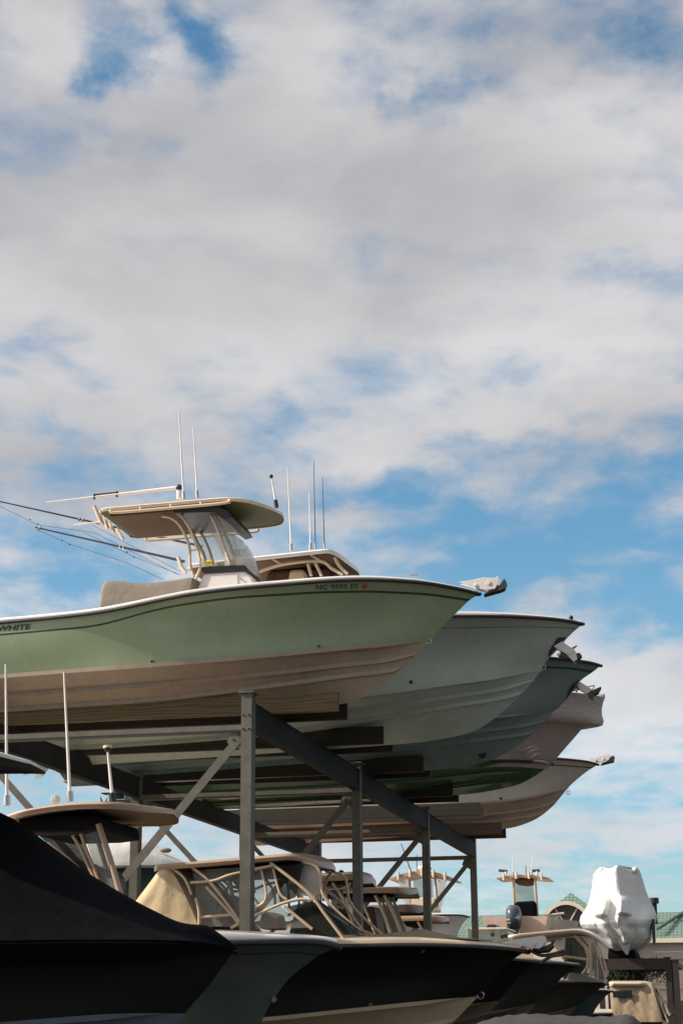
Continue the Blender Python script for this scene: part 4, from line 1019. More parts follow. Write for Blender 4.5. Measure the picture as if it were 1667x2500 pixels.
# grey tarp hump across the very bottom
mb = MB(); rings = []
tpx = [(1040, 2540), (1120, 2518), (1180, 2493), (1215, 2483), (1250, 2478), (1290, 2475), (1340, 2477), (1400, 2480), (1450, 2482), (1500, 2480), (1525, 2476), (1545, 2482), (1560, 2500), (1575, 2540)]
tpx = [(p.x, p.y) for p in crom([Vector((a, b, 0)) for a, b in tpx], 4)]
for i, (a, b) in enumerate(tpx):
    p = PY(a, b, 17.0); ring = []
    for k in range(15):
        t = math.pi*k/14; w = 1.0 if 2 < i < len(tpx)-3 else .8
        ring.append(Vector((p.x+.01*math.sin(k*3+i), 17.0-1.05*w*math.cos(t), .25+max(.05, (p.z-.25))*math.sin(t)**.45+.006*math.sin(i*1.7+k*2))))
    rings.append(ring)
mb.loft(rings, True, True); tb = mb.build('tarpaulin', mat('charcoal_tarpaulin', (.035, .034, .033), .8, 0, .25, 4, .5, 6), None, smooth=60)
tag(tb, 'charcoal tarpaulin humped over something low along the bottom edge', 'tarpaulin')

# ================================================================== BACKGROUND
# teal hull with white cover, back left, on its own trestle
Yb = 46
b1 = thing('fishing_boat', (-18, Yb, 0), 'teal hulled boat under white shrink wrap with a vent, behind the left posts', 'boat', 'boats stored behind the rack')
gb = make_hull(b1, Yb, 1.4, [(0, 2128), (200, 2122), (350, 2119), (450, 2122), (505, 2128)], [(503, 2132), (480, 2150), (450, 2180), (430, 2205), (380, 2225), (0, 2235)], [(0, 2215), (250, 2200), (445, 2186)], 11, [P_TEALD, P_TEALD, P_TEALD], Lb=4.5, Lc=4, cap=.1)
mb = MB(); rings = []
for a, b, w in [(120, 2060, 1.2), (200, 2050, 1.25), (255, 2046, 1.25), (320, 2047, 1.2), (354, 2051, 1.1), (370, 2057, 1.05), (383, 2067, 1.0), (414, 2085, .9), (440, 2096, .75), (470, 2110, .5), (490, 2120, .3)]:
    p = PY(a, b, Yb); zs = sheer_z(gb, p.x)+.06
    rings.append([Vector((p.x, Yb+q*w, lerp(zs, max(p.z, zs+.03), f))) for q, f in ((-1, 0), (-.97, .5), (-.8, .85), (-.4, .98), (0, 1), (.4, .98), (.8, .85), (.97, .5), (1, 0))])
M_SHR = mat('white_shrink_wrap', (.70, .685, .66), .3, 0, .05, 1.5, .45, 4)
mb.loft(rings); wv = mb.build('shrink_wrap', M_SHR, b1, smooth=40)
mb = MB(); c = PY(405, 2076, Yb-.6); mb.ball(c, .16, .16, .07); mb.build('vent', M_GREYC, wv, smooth=60)
for x in (-20, -17, -14.5):
    mb = MB(); mb.box((x, Yb-1, 0), (x+.2, Yb-.8, PZ(0, 0, 1).z+2.7)).box((x, Yb+.8, 0), (x+.2, Yb+1, 3.7)); mb.build('trestle_leg', M_DSTEEL, b1)
mb = MB(); mb.box((-20.3, Yb-1.05, 3.701), (-14.0, Yb+1.05, 3.86)); mb.build('trestle_bed', M_DSTEEL, b1)

# boat with a wide arched T-top, centre back
def ttop_tower(root, Yd, x0, x1, ytop, ybase, arch, glasscol=None, leg=((.22, .28), (.78, .86)), hold=5, thick=10, depth=1.8):
    """hardtop seen end on: arched plate with rod holders, legs and a windscreen"""
    mb = MB(); rings = []
    for k in range(17):
        u = k/16; x = lerp(x0, x1, u); y = ytop+arch*(2*u-1)**2; e = thick*(.35+.65*math.sin(math.pi*u)**.5)
        a = PY(x, y, Yd); b = PY(x, y+e, Yd)
        rings.append([a, a+Vector((0, depth, 0)), b+Vector((0, depth, 0)), b])
    mb.loft(rings); top = mb.build('hardtop', [M_TOPB], root, bevel=.01)
    for k in range(hold):
        u = .14+.72*k/(hold-1); x = lerp(x0, x1, u); y = ytop+arch*(2*u-1)**2
        mb = MB(); mb.tube([PY(x, y-6, Yd-.05), PY(x+.5, y+thick+2, Yd-.05)], .045, 8); mb.build('rod_holder', M_CREAM, top, smooth=60)
    W = x1-x0
    for (ua, ub) in leg:
        xa = lerp(x0, x1, ua)
        for y in (Yd+.1, Yd+.9):
            mb = MB(); xb = xa+(7 if ua > .5 else 2)
            mb.tube([PY(xa, ytop+thick-2, y), PY(xa+(xb-xa)*.5, (ytop+ybase)/2, y), PY(xb, ybase, y)], .05, 8); mb.build('hardtop_leg', M_TOPB, root, smooth=60)
    return top
Yt = 60
b2 = thing('fishing_boat', (-8, Yt, 0), 'distant boat with an arched T-top and flared vinyl sides, seen through the rack', 'boat', 'boats stored behind the rack')
ttop_tower(b2, Yt, 950, 1108, 2126, 2215, 19, leg=((.31, 0), (.70, 0)), thick=11)
glass(b2, [(972, 2147), (996, 2147), (1000, 2206), (985, 2206)], Yt-.02, M_VINYL, 'side_curtain'); glass(b2, [(1068, 2148), (1090, 2149), (1078, 2215), (1070, 2216)], Yt-.02, M_VINYL, 'side_curtain')
glass(b2, [(1008, 2148), (1056, 2148), (1058, 2192), (1012, 2192)], Yt+.3, M_GLASS, 'windshield')
mb = MB(); mb.prism(pp([(985, 2212), (988, 2196), (1020, 2190), (1062, 2192), (1066, 2225), (985, 2225)], Yt), (0, 1, 0)); mb.build('console', M_CREAM, b2, bevel=.05)
mb = MB(); mb.ball(PY(1035, 2121, Yt+.8), .28, .28, .12); mb.build('radar_dome', M_WHITE, b2, smooth=60)
antenna(b2, (979, 2059, Yt+.5), (1003, 2128, Yt+.5), .025, M_DARKMET); antenna(b2, (1017, 2087, Yt+.5), (1017, 2126, Yt+.5), .02, M_DARKMET)
make_hull(b2, Yt+.3, 1.3, [(700, 2248), (900, 2242), (1000, 2240), (1060, 2240), (1085, 2243)], [(1084, 2246), (1070, 2262), (1050, 2285), (1020, 2300), (700, 2310)], [(700, 2295), (950, 2290), (1048, 2287)], 6, [M_WHITE, P_GSTR, P_BOTT], Lb=3, Lc=2.6, cap=.1)
Yw = 54
b3 = thing('fishing_boat', (-8, Yw, 0), 'white hull with a raked flared bow, between the two right hand posts of the rack', 'boat', 'boats stored behind the rack')
make_hull(b3, Yw, 1.35, [(800, 2246), (980, 2238), (1060, 2234), (1110, 2233), (1130, 2234), (1143, 2238)], [(1141, 2242), (1132, 2251), (1124, 2262), (1119, 2275), (1115, 2288), (1105, 2312), (1060, 2330), (800, 2340)], [(800, 2322), (1000, 2316), (1106, 2308)], 7, [M_WHITE, P_GSTR, P_BOTT], Lb=3.4, Lc=3, flare=.3, cap=.06)
for bb, Y_ in ((b2, Yt), (b3, Yw)):
    for dx in (.5, 4.0):
        mb = MB(); x = PY(960, 2300, Y_).x-dx+1.0; mb.box((x, Y_-.9, 0), (x+.25, Y_+.9, 3.0)); mb.build('stand', M_DSTEEL, bb)

# stern-on boat on the right, with outboard and T-top
Ys = 60
b4 = thing('fishing_boat', (-2.5, Ys, 0), 'stern-on boat with pinkish transom, outboard motor and T-top, above the curved tan hardtop', 'boat', 'boats stored behind the rack')
mb = MB(); rings = []
for y, xl, xr, yt, yb_ in ((Ys, 1176, 1336, 2237, 2272), (Ys+1, 1180, 1340, 2236, 2274), (Ys+3.5, 1200, 1358, 2234, 2276), (Ys+5.2, 1225, 1375, 2231, 2274), (Ys+6.3, 1265, 1374, 2230, 2264), (Ys+7, 1310, 1350, 2230, 2250)):
    yp = Ys
    A = PY(xl, yt, yp); B = PY(xr, yt, yp); C_ = PY(xr-8, yb_, yp); D = PY(xl+8, yb_, yp); m_ = PY((xl+xr)/2, yb_+14, yp); o = Vector((0, y-Ys, 0))
    rings.append([A+o, A.lerp(B, .25)+o, A.lerp(B, .5)+o, A.lerp(B, .75)+o, B+o, C_+o, m_+o, D+o])
mb.loft(rings, True, True); hs = mb.build('hull', [mat('pinkish_cream_gelcoat', (.62, .45, .36), .4, 0, .05, 2, dirt=.15)], b4, smooth=30)
mb = MB(); mb.prism(pp([(1208, 2238), (1292, 2236), (1292, 2262), (1210, 2264)], Ys-.012), (0, .01, 0)); mb.build('transom_panel', mat('pinkish_cream_gelcoat', (.62, .45, .36)), hs, bevel=.005)
mb = MB(); mb.prism(pp([(1340, 2240), (1350, 2236), (1366, 2232), (1358, 2248), (1350, 2266), (1337, 2266)], Ys+1.0), (0, .3, 0)); mb.build('side_panel', P_GRGR, hs)
mb = MB(); mb.tube(pp([(1328, 2237), (1345, 2234), (1376, 2230)], Ys+1), .05, 8); mb.build('gunwale', M_GREYD, hs, smooth=50)
ttop_tower(b4, Ys+.8, 1211, 1339, 2135, 2236, 8, leg=((.33, 0), (.73, 0)), hold=4, thick=8, depth=1.7)
for a, b, c, d in ((1253, 2142, 1302, 2157),):
    mb = MB(); mb.prism(pp([(1252, 2146), (1302, 2146), (1300, 2157), (1280, 2160), (1258, 2157)], Ys+1.0), (0, 1., 0)); mb.build('electronics_box', M_UNDER, b4, bevel=.03)
glass(b4, [(1258, 2158), (1300, 2158), (1306, 2205), (1258, 2205)], Ys+1.6, M_GLASS, 'windshield')
mb = MB(); mb.prism(pp([(1250, 2238), (1253, 2206), (1262, 2201), (1300, 2199), (1307, 2203), (1310, 2238)], Ys+.6), (0, .7, 0)); mb.build('covered_seat', M_BLACKC, b4, bevel=.08)
pipes(b4, [[(1217, 2125), (1238, 2127)], [(1298, 2126), (1317, 2125)]], Ys+1.0, .05, M_DARKMET, 'spotlight')
for x in (1234, 1310): pipes(b4, [[(x, 2127), (x, 2137)]], Ys+1.0, .05, M_WHITE, 'light_post')
antenna(b4, (1251, 2085, Ys+1), (1252, 2136, Ys+1), .018, M_POLE); antenna(b4, (1299, 2085, Ys+1), (1298, 2136, Ys+1), .018, M_POLE); antenna(b4, (1283, 2112, Ys+1), (1283, 2137, Ys+1), .02, M_DARKMET)
c = PY(1256, 2322, Ys-.45)
M_NAVY = mat('navy_cowl', (.035, .05, .06), .25, 0, .1, 4, coat=.5)
eng = outboard(b4, Matrix.Translation(c) @ Matrix.Rotation(R(97), 4, 'Z'), 1.28, cowlm=M_NAVY)
mb = MB(); mb.prism(pp([(1256, 2239), (1268, 2238), (1268, 2241), (1256, 2242)], Ys-1.05), (0, .03, 0)); mb.build('cowl_lettering', M_STAIN, eng)
mb = MB(); mb.prism(pp([(1234, 2243), (1244, 2243), (1244, 2247), (1234, 2247)], Ys-1.0), (0, .03, 0)).prism(pp([(1234, 2252), (1246, 2252), (1246, 2254), (1234, 2254)], Ys-1.0), (0, .03, 0)); mb.build('cowl_stripe', M_TANC, eng)
mb = MB(); x = c.x; mb.box((x-1, Ys+.5, 0), (x-.8, Ys+5, 3.2)).box((x+.8, Ys+.5, 0), (x+1, Ys+5, 3.2)); mb.build('stand', M_DSTEEL, b4)
# skiff in front of it
Yq = 52
b5 = thing('skiff', (-5, Yq, 0), 'small grey green skiff with cream deck, at lower left of the stern-on boat', 'boat', 'boats stored behind the rack')
mb = MB(); rings = []
for xx, yt, yb_, w in ((1150, 2268, 2302, 1.0), (1190, 2268, 2303, 1.0), (1225, 2269, 2304, .98), (1243, 2272, 2300, .9), (1247, 2276, 2292, .7)):
    a = PY(xx, yt, Yq); b = PY(xx, yb_, Yq)
    rings.append([Vector((a.x, Yq-w, a.z)), Vector((a.x, Yq+w, a.z)), Vector((b.x, Yq+w*.8, b.z)), Vector((b.x, Yq, b.z-.12)), Vector((b.x, Yq-w*.8, b.z))])
mb.loft(rings); sk = mb.build('hull', P_GRGR, b5, bevel=.03)
mb = MB(); mb.prism(pp([(1150, 2265), (1235, 2264), (1240, 2269), (1150, 2271)], Yq-1.03), (0, 2.06, 0)); mb.build('deck', M_CREAM, b5, bevel=.02)
mb = MB(); mb.prism(pp([(1184, 2266), (1187, 2257), (1208, 2256), (1212, 2265)], Yq-.6), (0, 1.2, 0)); mb.build('seat_box', M_BLACK, b5, bevel=.04)
for x, y in ((1202, 2282), (1226, 2287), (1234, 2285)):
    mb = MB(); q = PY(x, y, Yq-1.0); mb.tube([q, q+Vector((0, -.04, 0))], .06, 10); mb.build('through_hull_fitting', M_BLACK, sk)
mb = MB(); q = PY(1200, 2300, Yq); mb.box((q.x-.8, Yq-.6, 0), (q.x+.5, Yq+.6, q.z-.1)); mb.build('stand', M_DSTEEL, b5)

# shrink-wrapped boat on the dark rack
Yx = 56
b6 = thing('fishing_boat', (1.5, Yx, 0), 'tall boat wholly shrink wrapped in white plastic, stern-on with two engine bulges', 'boat')
sil = [(1464, 1553, 2121, .5, .55), (1456, 1558, 2127, .62, .6), (1448, 1563, 2138, .72, .65), (1446, 1568, 2152, .8, .7), (1444, 1573, 2170, .9, .75), (1440, 1580, 2190, 1., .8), (1435, 1588, 2208, 1.1, .9), (1428, 1596, 2222, 1.25, 1.), (1417, 1601, 2238, 1.35, 1.1), (1414, 1600, 2250, 1.4, 1.2), (1416, 1596, 2260, 1.35, 1.2), (1424, 1592, 2270, 1.3, 1.15), (1442, 1590, 2282, 1.2, 1.1), (1456, 1588, 2294, 1.1, 1.0), (1466, 1578, 2306, .95, .9), (1478, 1556, 2316, .8, .7), (1495, 1540, 2322, .6, .5)]
mb = MB(); rings = []; NR = 150
sil2 = []
for i in range(len(sil)-1):
    for q in range(5): sil2.append(tuple(lerp(a, b, q/5) for a, b in zip(sil[i], sil[i+1])))
sil2.append(sil[-1]); sil = sil2
def facet(u, y):
    # taut plastic pulled over a frame: ridge up the middle, two shoulders
    ri = lerp(.02, .10, sstep(2130, 2260, y))
    pts = [(-1, 0), (-.52, .62), (ri-.04, 1.0), (ri+.05, .98), (.62, .40), (1, 0)]
    lo = [(-1, 0), (-.86, .45), (-.55, .8), (-.1, .9), (.1, 1.0), (.45, .85), (.8, .5), (1, 0)]
    return lerp(interp(pts, u), interp(lo, u), sstep(2215, 2262, y))
for i, (xl, xr, y, dep, fr_) in enumerate(sil):
    A = PY(xl, y, Yx); B = PY(xr, y, Yx); cx_ = (A.x+B.x)/2; hw = (B.x-A.x)/2; ring = []
    n2_ = NR*2//3
    for k in range(n2_):
        u = -1+2*k/n2_; ax = hw*u; Y = Yx-1.35*fr_*facet(u, y)
        for bx, am in ((-.40, .62), (.22, .55)):
            g = math.exp(-(abs(u-bx)/.15)**4)*sstep(2192, 2208, y)*(1-sstep(2239, 2243, y)); Y -= am*g
        Y += .09*math.cos(u*11+1)*sstep(2256, 2285, y)-.05*abs(math.sin(u*9+y*.02))*sstep(2140, 2240, y)
        ring.append(Vector((cx_+ax, Y, A.z+.045*math.sin(u*6+1)*(1 if i < 12 else .4))))
    for k in range(NR-n2_):
        t = math.pi*k/(NR-n2_); ring.append(Vector((cx_+hw*math.cos(t), Yx+4.5*math.sin(t), A.z+.07*math.sin(6*math.cos(t)+1)*(1 if i < 12 else .4))))
    rings.append(ring)
mb.loft(rings); sw = mb.build('shrink_wrap', M_SHR, b6, smooth=38)
for (a, b) in ((1468, 2125), (1549, 2124)):
    mb = MB(); q = PY(a, b, Yx-.2); mb.ball(q, .10, .12, .10); mb.build('wrapped_post', M_SHR, sw, smooth=60)
mb = MB(); mb.tube([PY(1520, 2296, Yx-.9), PY(1526, 2310, Yx-.95), PY(1530, 2330, Yx-.9)], lambda t: .22*(1-t)+.04, 8); mb.build('loose_wrap', M_SHR, sw, smooth=60)
mb = MB(); mb.prism(pp([(1485, 2306), (1512, 2306), (1520, 2326), (1545, 2318), (1553, 2336), (1553, 2340), (1482, 2340)], Yx-.3), (0, 3, 0)); mb.build('keel', M_UBLK, b6, bevel=.03)
mb = MB(); mb.prism(pp([(1589, 2245), (1597, 2243), (1599, 2300), (1592, 2302)], Yx-.3), (0, .25, 0)); mb.build('strap', M_DARKMET, sw)
r2 = thing('boat_rack', (2, Yx, 0), 'dark brown steel rack holding up the white shrink wrapped boat', 'boat rack')
a = PY(1470, 2341, Yx-.7); b = PY(1640, 2366, Yx-.7)
for y in (Yx-.7, Yx+3.2):
    mb = MB(); mb.box((a.x, y, b.z), (PY(1626, 2341, Yx-.7).x, y+.15, a.z)); mb.build('beam', M_RUST, r2)
zt = PY(1630, 2338, Yx-.7).z
for X in (PY(1625, 2400, Yx-.7).x, a.x-.15):
    for y in (Yx-.7, Yx+3.2):
        mb = MB(); mb.box((X, y-.002, 0), (X+.165, y+.16, zt)); mb.box((X-.04, y-.04, zt+.001), (X+.2, y+.2, zt+.02)); mb.build('post', M_RUST, r2)
q = PY(1640, 2345, Yx-3.2)
mb = MB(); mb.box((q.x, Yx-3.2, 0), (q.x+.17, Yx-3.03, q.z)); mb.box((q.x-.03, Yx-3.23, q.z+.001), (q.x+.2, Yx-3.0, q.z+.02)); mb.build('post', M_RUST, r2)
mb = MB(); mb.box((q.x+.02, Yx-3.0, b.z+.05), (q.x+.14, Yx+3.2, b.z+.2)); mb.build('side_beam', M_RUST, r2)

# small evergreen tree under the dark rack
def leaf_tree(x, Y, z0, z1, rad, label, n=1500, col=(.03, .05, .025), name='evergreen_tree', sq=.55):
    r = thing(name, (x, Y, 0), label, 'tree')
    mb = MB(); mb.tube([Vector((x, Y, 0)), Vector((x+.05, Y, z0)), Vector((x, Y, lerp(z0, z1, .8)))], lambda t: .13*(1-.8*t), 8)
    for k in range(9):
        t = random.uniform(.0, .8); a_ = random.uniform(0, 6.28); c0 = Vector((x, Y, lerp(z0*.95, z1, t)))
        mb.tube([c0, c0+Vector((math.cos(a_)*rad*.8, math.sin(a_)*rad*.8, .25))], lambda t: .035*(1-.7*t), 5)
    mb.build('trunk', mat('bark', (.09, .065, .045), .9, 0, .3, 6), r)
    mb = MB()
    cl = [(Vector((random.gauss(0, .45), random.gauss(0, .45), random.random())), random.uniform(.25, .5)) for _ in range(26)]
    for _ in range(n):
        c0, rr_ = random.choice(cl); p = Vector((x+c0.x*rad+random.gauss(0, rr_*.4)*rad, Y+c0.y*rad+random.gauss(0, rr_*.4)*rad, lerp(z0, z1, c0.z)+random.gauss(0, .16)*rad))
        u = Vector((random.gauss(0, 1), random.gauss(0, 1), random.gauss(-.2, .6))).normalized(); w = u.cross(Vector((random.random(), random.random(), 1))).normalized()
        l = random.uniform(.10, .24); mb.add([p-w*.02, p+u*l, p+w*.02, p-u*.04], [(0, 1, 2, 3)])
    mb.build('crown', mat('evergreen_needles', col, .7, 0, .45, 2), r, fix=False)
    return r
zc_ = PY(1530, 2378, Yx+1.2).z
for px in (1508, 1562):
    q = PY(px, 2378, Yx+1.2)
    leaf_tree(q.x, Yx+1.2, zc_-.25, zc_+.25, .75, 'dark green evergreen bush showing under the dark rack, '+('left' if px < 1530 else 'right')+' one of two', 900, name='evergreen_bush')

# ---------------- building
Yv = 110
bd = thing('building', (10, Yv, 0), 'cream building with green tiled roof and an arched fan window, far behind at the right', 'building')
M_WALL = mat('cream_stucco', (.78, .64, .50), .85, 0, .06, .6, .2, 4, dirt=.2); M_TRIM = mat('pale_trim', (.80, .70, .56), .7, 0, .05, 2)
def tilemat():
    m = bpy.data.materials.new('green_roof_tiles'); m.use_nodes = True; nt = m.node_tree; N = nt.nodes; L = nt.links; b = N['Principled BSDF']
    b.inputs['Roughness'].default_value = .45
    tc = N.new('ShaderNodeTexCoord'); br = N.new('ShaderNodeTexBrick'); mp = N.new('ShaderNodeMapping'); L.new(tc.outputs['Object'], mp.inputs[0])
    sx = N.new('ShaderNodeSeparateXYZ'); cb = N.new('ShaderNodeCombineXYZ'); L.new(mp.outputs[0], sx.inputs[0]); L.new(sx.outputs[0], cb.inputs[0]); L.new(sx.outputs[2], cb.inputs[1]); L.new(cb.outputs[0], br.inputs['Vector'])
    br.inputs['Color1'].default_value = (.13, .22, .165, 1); br.inputs['Color2'].default_value = (.17, .26, .20, 1); br.inputs['Mortar'].default_value = (.07, .12, .09, 1)
    br.inputs['Scale'].default_value = 1; br.inputs['Brick Width'].default_value = .24; br.inputs['Row Height'].default_value = .20; br.inputs['Mortar Size'].default_value = .03; br.offset = 0
    L.new(br.outputs['Color'], b.inputs['Base Color']); bp = N.new('ShaderNodeBump'); bp.inputs['Strength'].default_value = .5; bp.invert = True
    L.new(br.outputs['Fac'], bp.inputs['Height']); L.new(bp.outputs[0], b.inputs['Normal'])
    return m
M_TILE = tilemat()
ze = PY(1620, 2289, Yv-.6).z; zr = PY(1620, 2227, Yv+6).z
xl, xr_ = PY(1000, 2300, Yv).x, PY(1900, 2300, Yv).x
mb = MB(); mb.box((xl, Yv, 0), (xr_, Yv+12, ze-.15)); wl = mb.build('wall', M_WALL, bd)
mb = MB(); A = Vector((xl-.5, Yv-.6, ze)); Bv = Vector((xr_+.5, Yv-.6, ze)); C_ = Vector((xr_+.5, Yv+6, zr)); D = Vector((xl-.5, Yv+6, zr)); E_ = Vector((xr_+.5, Yv+12.6, ze)); F_ = Vector((xl-.5, Yv+12.6, ze))
up = Vector((0, 0, .12))
mb.add([A, Bv, C_, D, E_, F_], [(0, 1, 2, 3), (3, 2, 4, 5), (0, 3, 5), (1, 4, 2), (0, 5, 4, 1)]); rf = mb.build('roof', M_TILE, bd)
mb = MB(); mb.box((xl-.5, Yv-.75, ze-.30), (xr_+.5, Yv-.601, ze-.02)); mb.build('gutter', M_TRIM, rf)
mb = MB(); mb.box((xl, Yv-.25, ze-1.25), (xr_, Yv-.003, ze-.32)); mb.build('frieze', mat('shaded_frieze', (.58, .50, .43), .8, 0, .06, 2), wl)  # grey here paints the shading on the band below the eaves
zz = PY(1640, 2414, Yv).z
mb = MB(); mb.box((xl, Yv-.12, zz), (xr_, Yv-.004, zz+.14)).box((xl, Yv-.08, zz+.30), (xr_, Yv-.004, zz+.36)); mb.build('string_course', M_TRIM, wl)
for px in range(1575, 1820, 45):
    a = PY(px+40, 2443, Yv); b = PY(px+63, 2476, Yv)
    mb = MB(); mb.box((a.x, Yv-.05, b.z), (b.x, Yv-.01, a.z)); w_ = mb.build('window', mat('grey_glass', (.16, .16, .17), .15, 0, .1, 1), wl)
    mb = MB(); f = .10
    mb.box((a.x-f, Yv-.09, b.z-f), (b.x+f, Yv-.003, b.z)).box((a.x-f, Yv-.09, a.z), (b.x+f, Yv-.003, a.z+f)).box((a.x-f, Yv-.09, b.z), (a.x, Yv-.003, a.z)).box((b.x, Yv-.09, b.z), (b.x+f, Yv-.003, a.z)).box(((a.x+b.x)/2-.03, Yv-.08, b.z), ((a.x+b.x)/2+.03, Yv-.052, a.z))
    mb.build('window_frame', M_TRIM, w_)
a = PY(1625, 2476, Yv); mb = MB(); mb.box((PY(1617, 2476, Yv).x, Yv-1.2, PY(1620, 2484, Yv).z), (xr_, Yv-.1, PY(1620, 2476, Yv).z)); mb.build('awning', mat('brown_awning', (.12, .08, .07), .8), bd)
# roof ridge lines of the hip on the right
mb = MB(); mb.tube([PY(1604, 2268, Yv-.3), PY(1636, 2247, Yv+2.6), PY(1668, 2227, Yv+5.8)], .10, 8); mb.build('ridge_cap', mat('dark_green_ridge', (.06, .13, .09), .6), rf)
# pyramid roofed bay with fan window
zb_ = PY(1393, 2272, Yv-2).z
Pa = [PY(1285, 2262, Yv-3), PY(1500, 2262, Yv-3)]; ap = PY(1393, 2179, Yv+1.5); zb_ = Pa[0].z
bx0, bx1 = Pa[0].x, Pa[1].x
mb = MB(); mb.add([Vector((bx0, Yv-3, zb_)), Vector((bx1, Yv-3, zb_)), Vector((bx1, Yv+6, zb_)), Vector((bx0, Yv+6, zb_)), ap], [(0, 1, 4), (1, 2, 4), (2, 3, 4), (3, 0, 4), (3, 2, 1, 0)]); mb.build('bay_roof', M_TILE, bd)
mb = MB(); mb.box((bx0+.3, Yv-2.7, 0), (bx1-.3, Yv+.0-.01, zb_-.02)); mb.build('bay_wall', M_WALL, bd)
cc = PY(1382, 2262, Yv-3.6); ro = 61*K3(Yv-3.6); ri = 52*K3(Yv-3.6)
mb = MB(); o_ = []; n = 28
rings = []
for k in range(n+1):
    t = math.pi*k/n; c, s = math.cos(t), math.sin(t)
    rings.append([cc+Vector((ro*c, 0, ro*s)), cc+Vector((ro*c, 3.2, ro*s)), cc+Vector((ri*c, 3.2, ri*s)), cc+Vector((ri*c, 0, ri*s))])
mb.loft(rings); ar = mb.build('arch', M_TRIM, bd, smooth=30)
mb = MB(); mb.add([cc+Vector((ri*math.cos(math.pi*k/n), .35, ri*math.sin(math.pi*k/n))) for k in range(n+1)], [tuple(range(n+1))]); mb.build('fan_window', mat('dark_plum_glass', (.07, .05, .05), .2, 0, .15, 1), ar)
mb = MB()
for t in (58, 122):
    mb.bar(cc+Vector((0, .28, 0)), cc+Vector((ri*math.cos(R(t)), .28, ri*math.sin(R(t)))), .07, .16, up=(0, 1, 0))
mb.build('glazing_bar', M_TRIM, ar)
mb = MB(); q = PY(1382, 2262, Yv-3.7); mb.box((q.x-ro-.3, Yv-3.9, q.z-.5), (q.x+ro+.3, Yv-3.0, q.z-.02)); mb.build('arch_sill', M_TILE, ar)
mb = MB(); q = PY(1596, 2224, Yv+3); t_ = PY(1596, 2206, Yv+3); mb.tube([q-Vector((0, 0, 1)), t_], .16, 10); vp = mb.build('vent_pipe', M_DSTEEL, rf, smooth=60)
mb = MB(); mb.tube([t_, t_+Vector((0, 0, .35))], .30, 12); mb.build('vent_cap', M_BLACK, vp, smooth=40)

# ---------------- ground
mb = MB()
g = 24
for i in range(1): mb.add([(-400, -60, 0), (400, -60, 0), (400, 700, 0), (-400, 700, 0)], [(0, 1, 2, 3)])
gd = mb.build('ground', mat('asphalt_yard', (.038, .032, .026), .9, 0, .22, .8, .6, 14, dirt=.3), None); structure(gd)

# ================================================================== LIGHT AND SKY
SUN = Vector((-.78, -.25, .58)).normalized()
sl = bpy.data.lights.new('sun', 'SUN'); so = bpy.data.objects.new('sun', sl); COL.objects.link(so)
sl.energy = 4.8; sl.angle = R(.6); sl.color = (1, .90, .76)
so.rotation_euler = SUN.to_track_quat('Z', 'Y').to_euler()
w = bpy.data.worlds.new('World'); scene.world = w; w.use_nodes = True
nt = w.node_tree; N = nt.nodes; L = nt.links
bg = N['Background']
sky = N.new('ShaderNodeTexSky'); sky.sky_type = 'NISHITA'; sky.sun_disc = False
sky.sun_elevation = math.asin(SUN.z); sky.sun_rotation = math.atan2(SUN.x, SUN.y); sky.air_density = 1.0; sky.dust_density = .6; sky.ozone_density = 2.0
tc = N.new('ShaderNodeTexCoord')
sp = N.new('ShaderNodeSeparateXYZ'); L.new(tc.outputs['Generated'], sp.inputs[0])
def math_(op, a, b=None, clamp=False):
    n = N.new('ShaderNodeMath'); n.operation = op; n.use_clamp = clamp
    for i, v in enumerate((a, b)):
        if v is None: continue
        if isinstance(v, (int, float)): n.inputs[i].default_value = v
        else: L.new(v, n.inputs[i])
    return n.outputs[0]
az = math_('ARCTAN2', sp.outputs[0], sp.outputs[1]); el = math_('ARCSINE', sp.outputs[2])
ae = N.new('ShaderNodeCombineXYZ'); L.new(az, ae.inputs[0]); L.new(el, ae.inputs[1])
def azel(px, py):
    d = ray(px, py); return math.atan2(d.x, d.y), math.asin(d.z)
def noise(vec, scale, detail, rough, dist=0, off=(0, 0, 0), sc=(1, 1, 1), rot=0):
    m = N.new('ShaderNodeMapping'); m.inputs['Location'].default_value = off; m.inputs['Scale'].default_value = sc; m.inputs['Rotation'].default_value = (0, 0, rot); L.new(vec, m.inputs[0])
    n = N.new('ShaderNodeTexNoise'); n.inputs['Scale'].default_value = scale; n.inputs['Detail'].default_value = detail; n.inputs['Roughness'].default_value = rough; n.inputs['Distortion'].default_value = dist
    L.new(m.outputs[0], n.inputs['Vector']); return n.outputs['Fac']
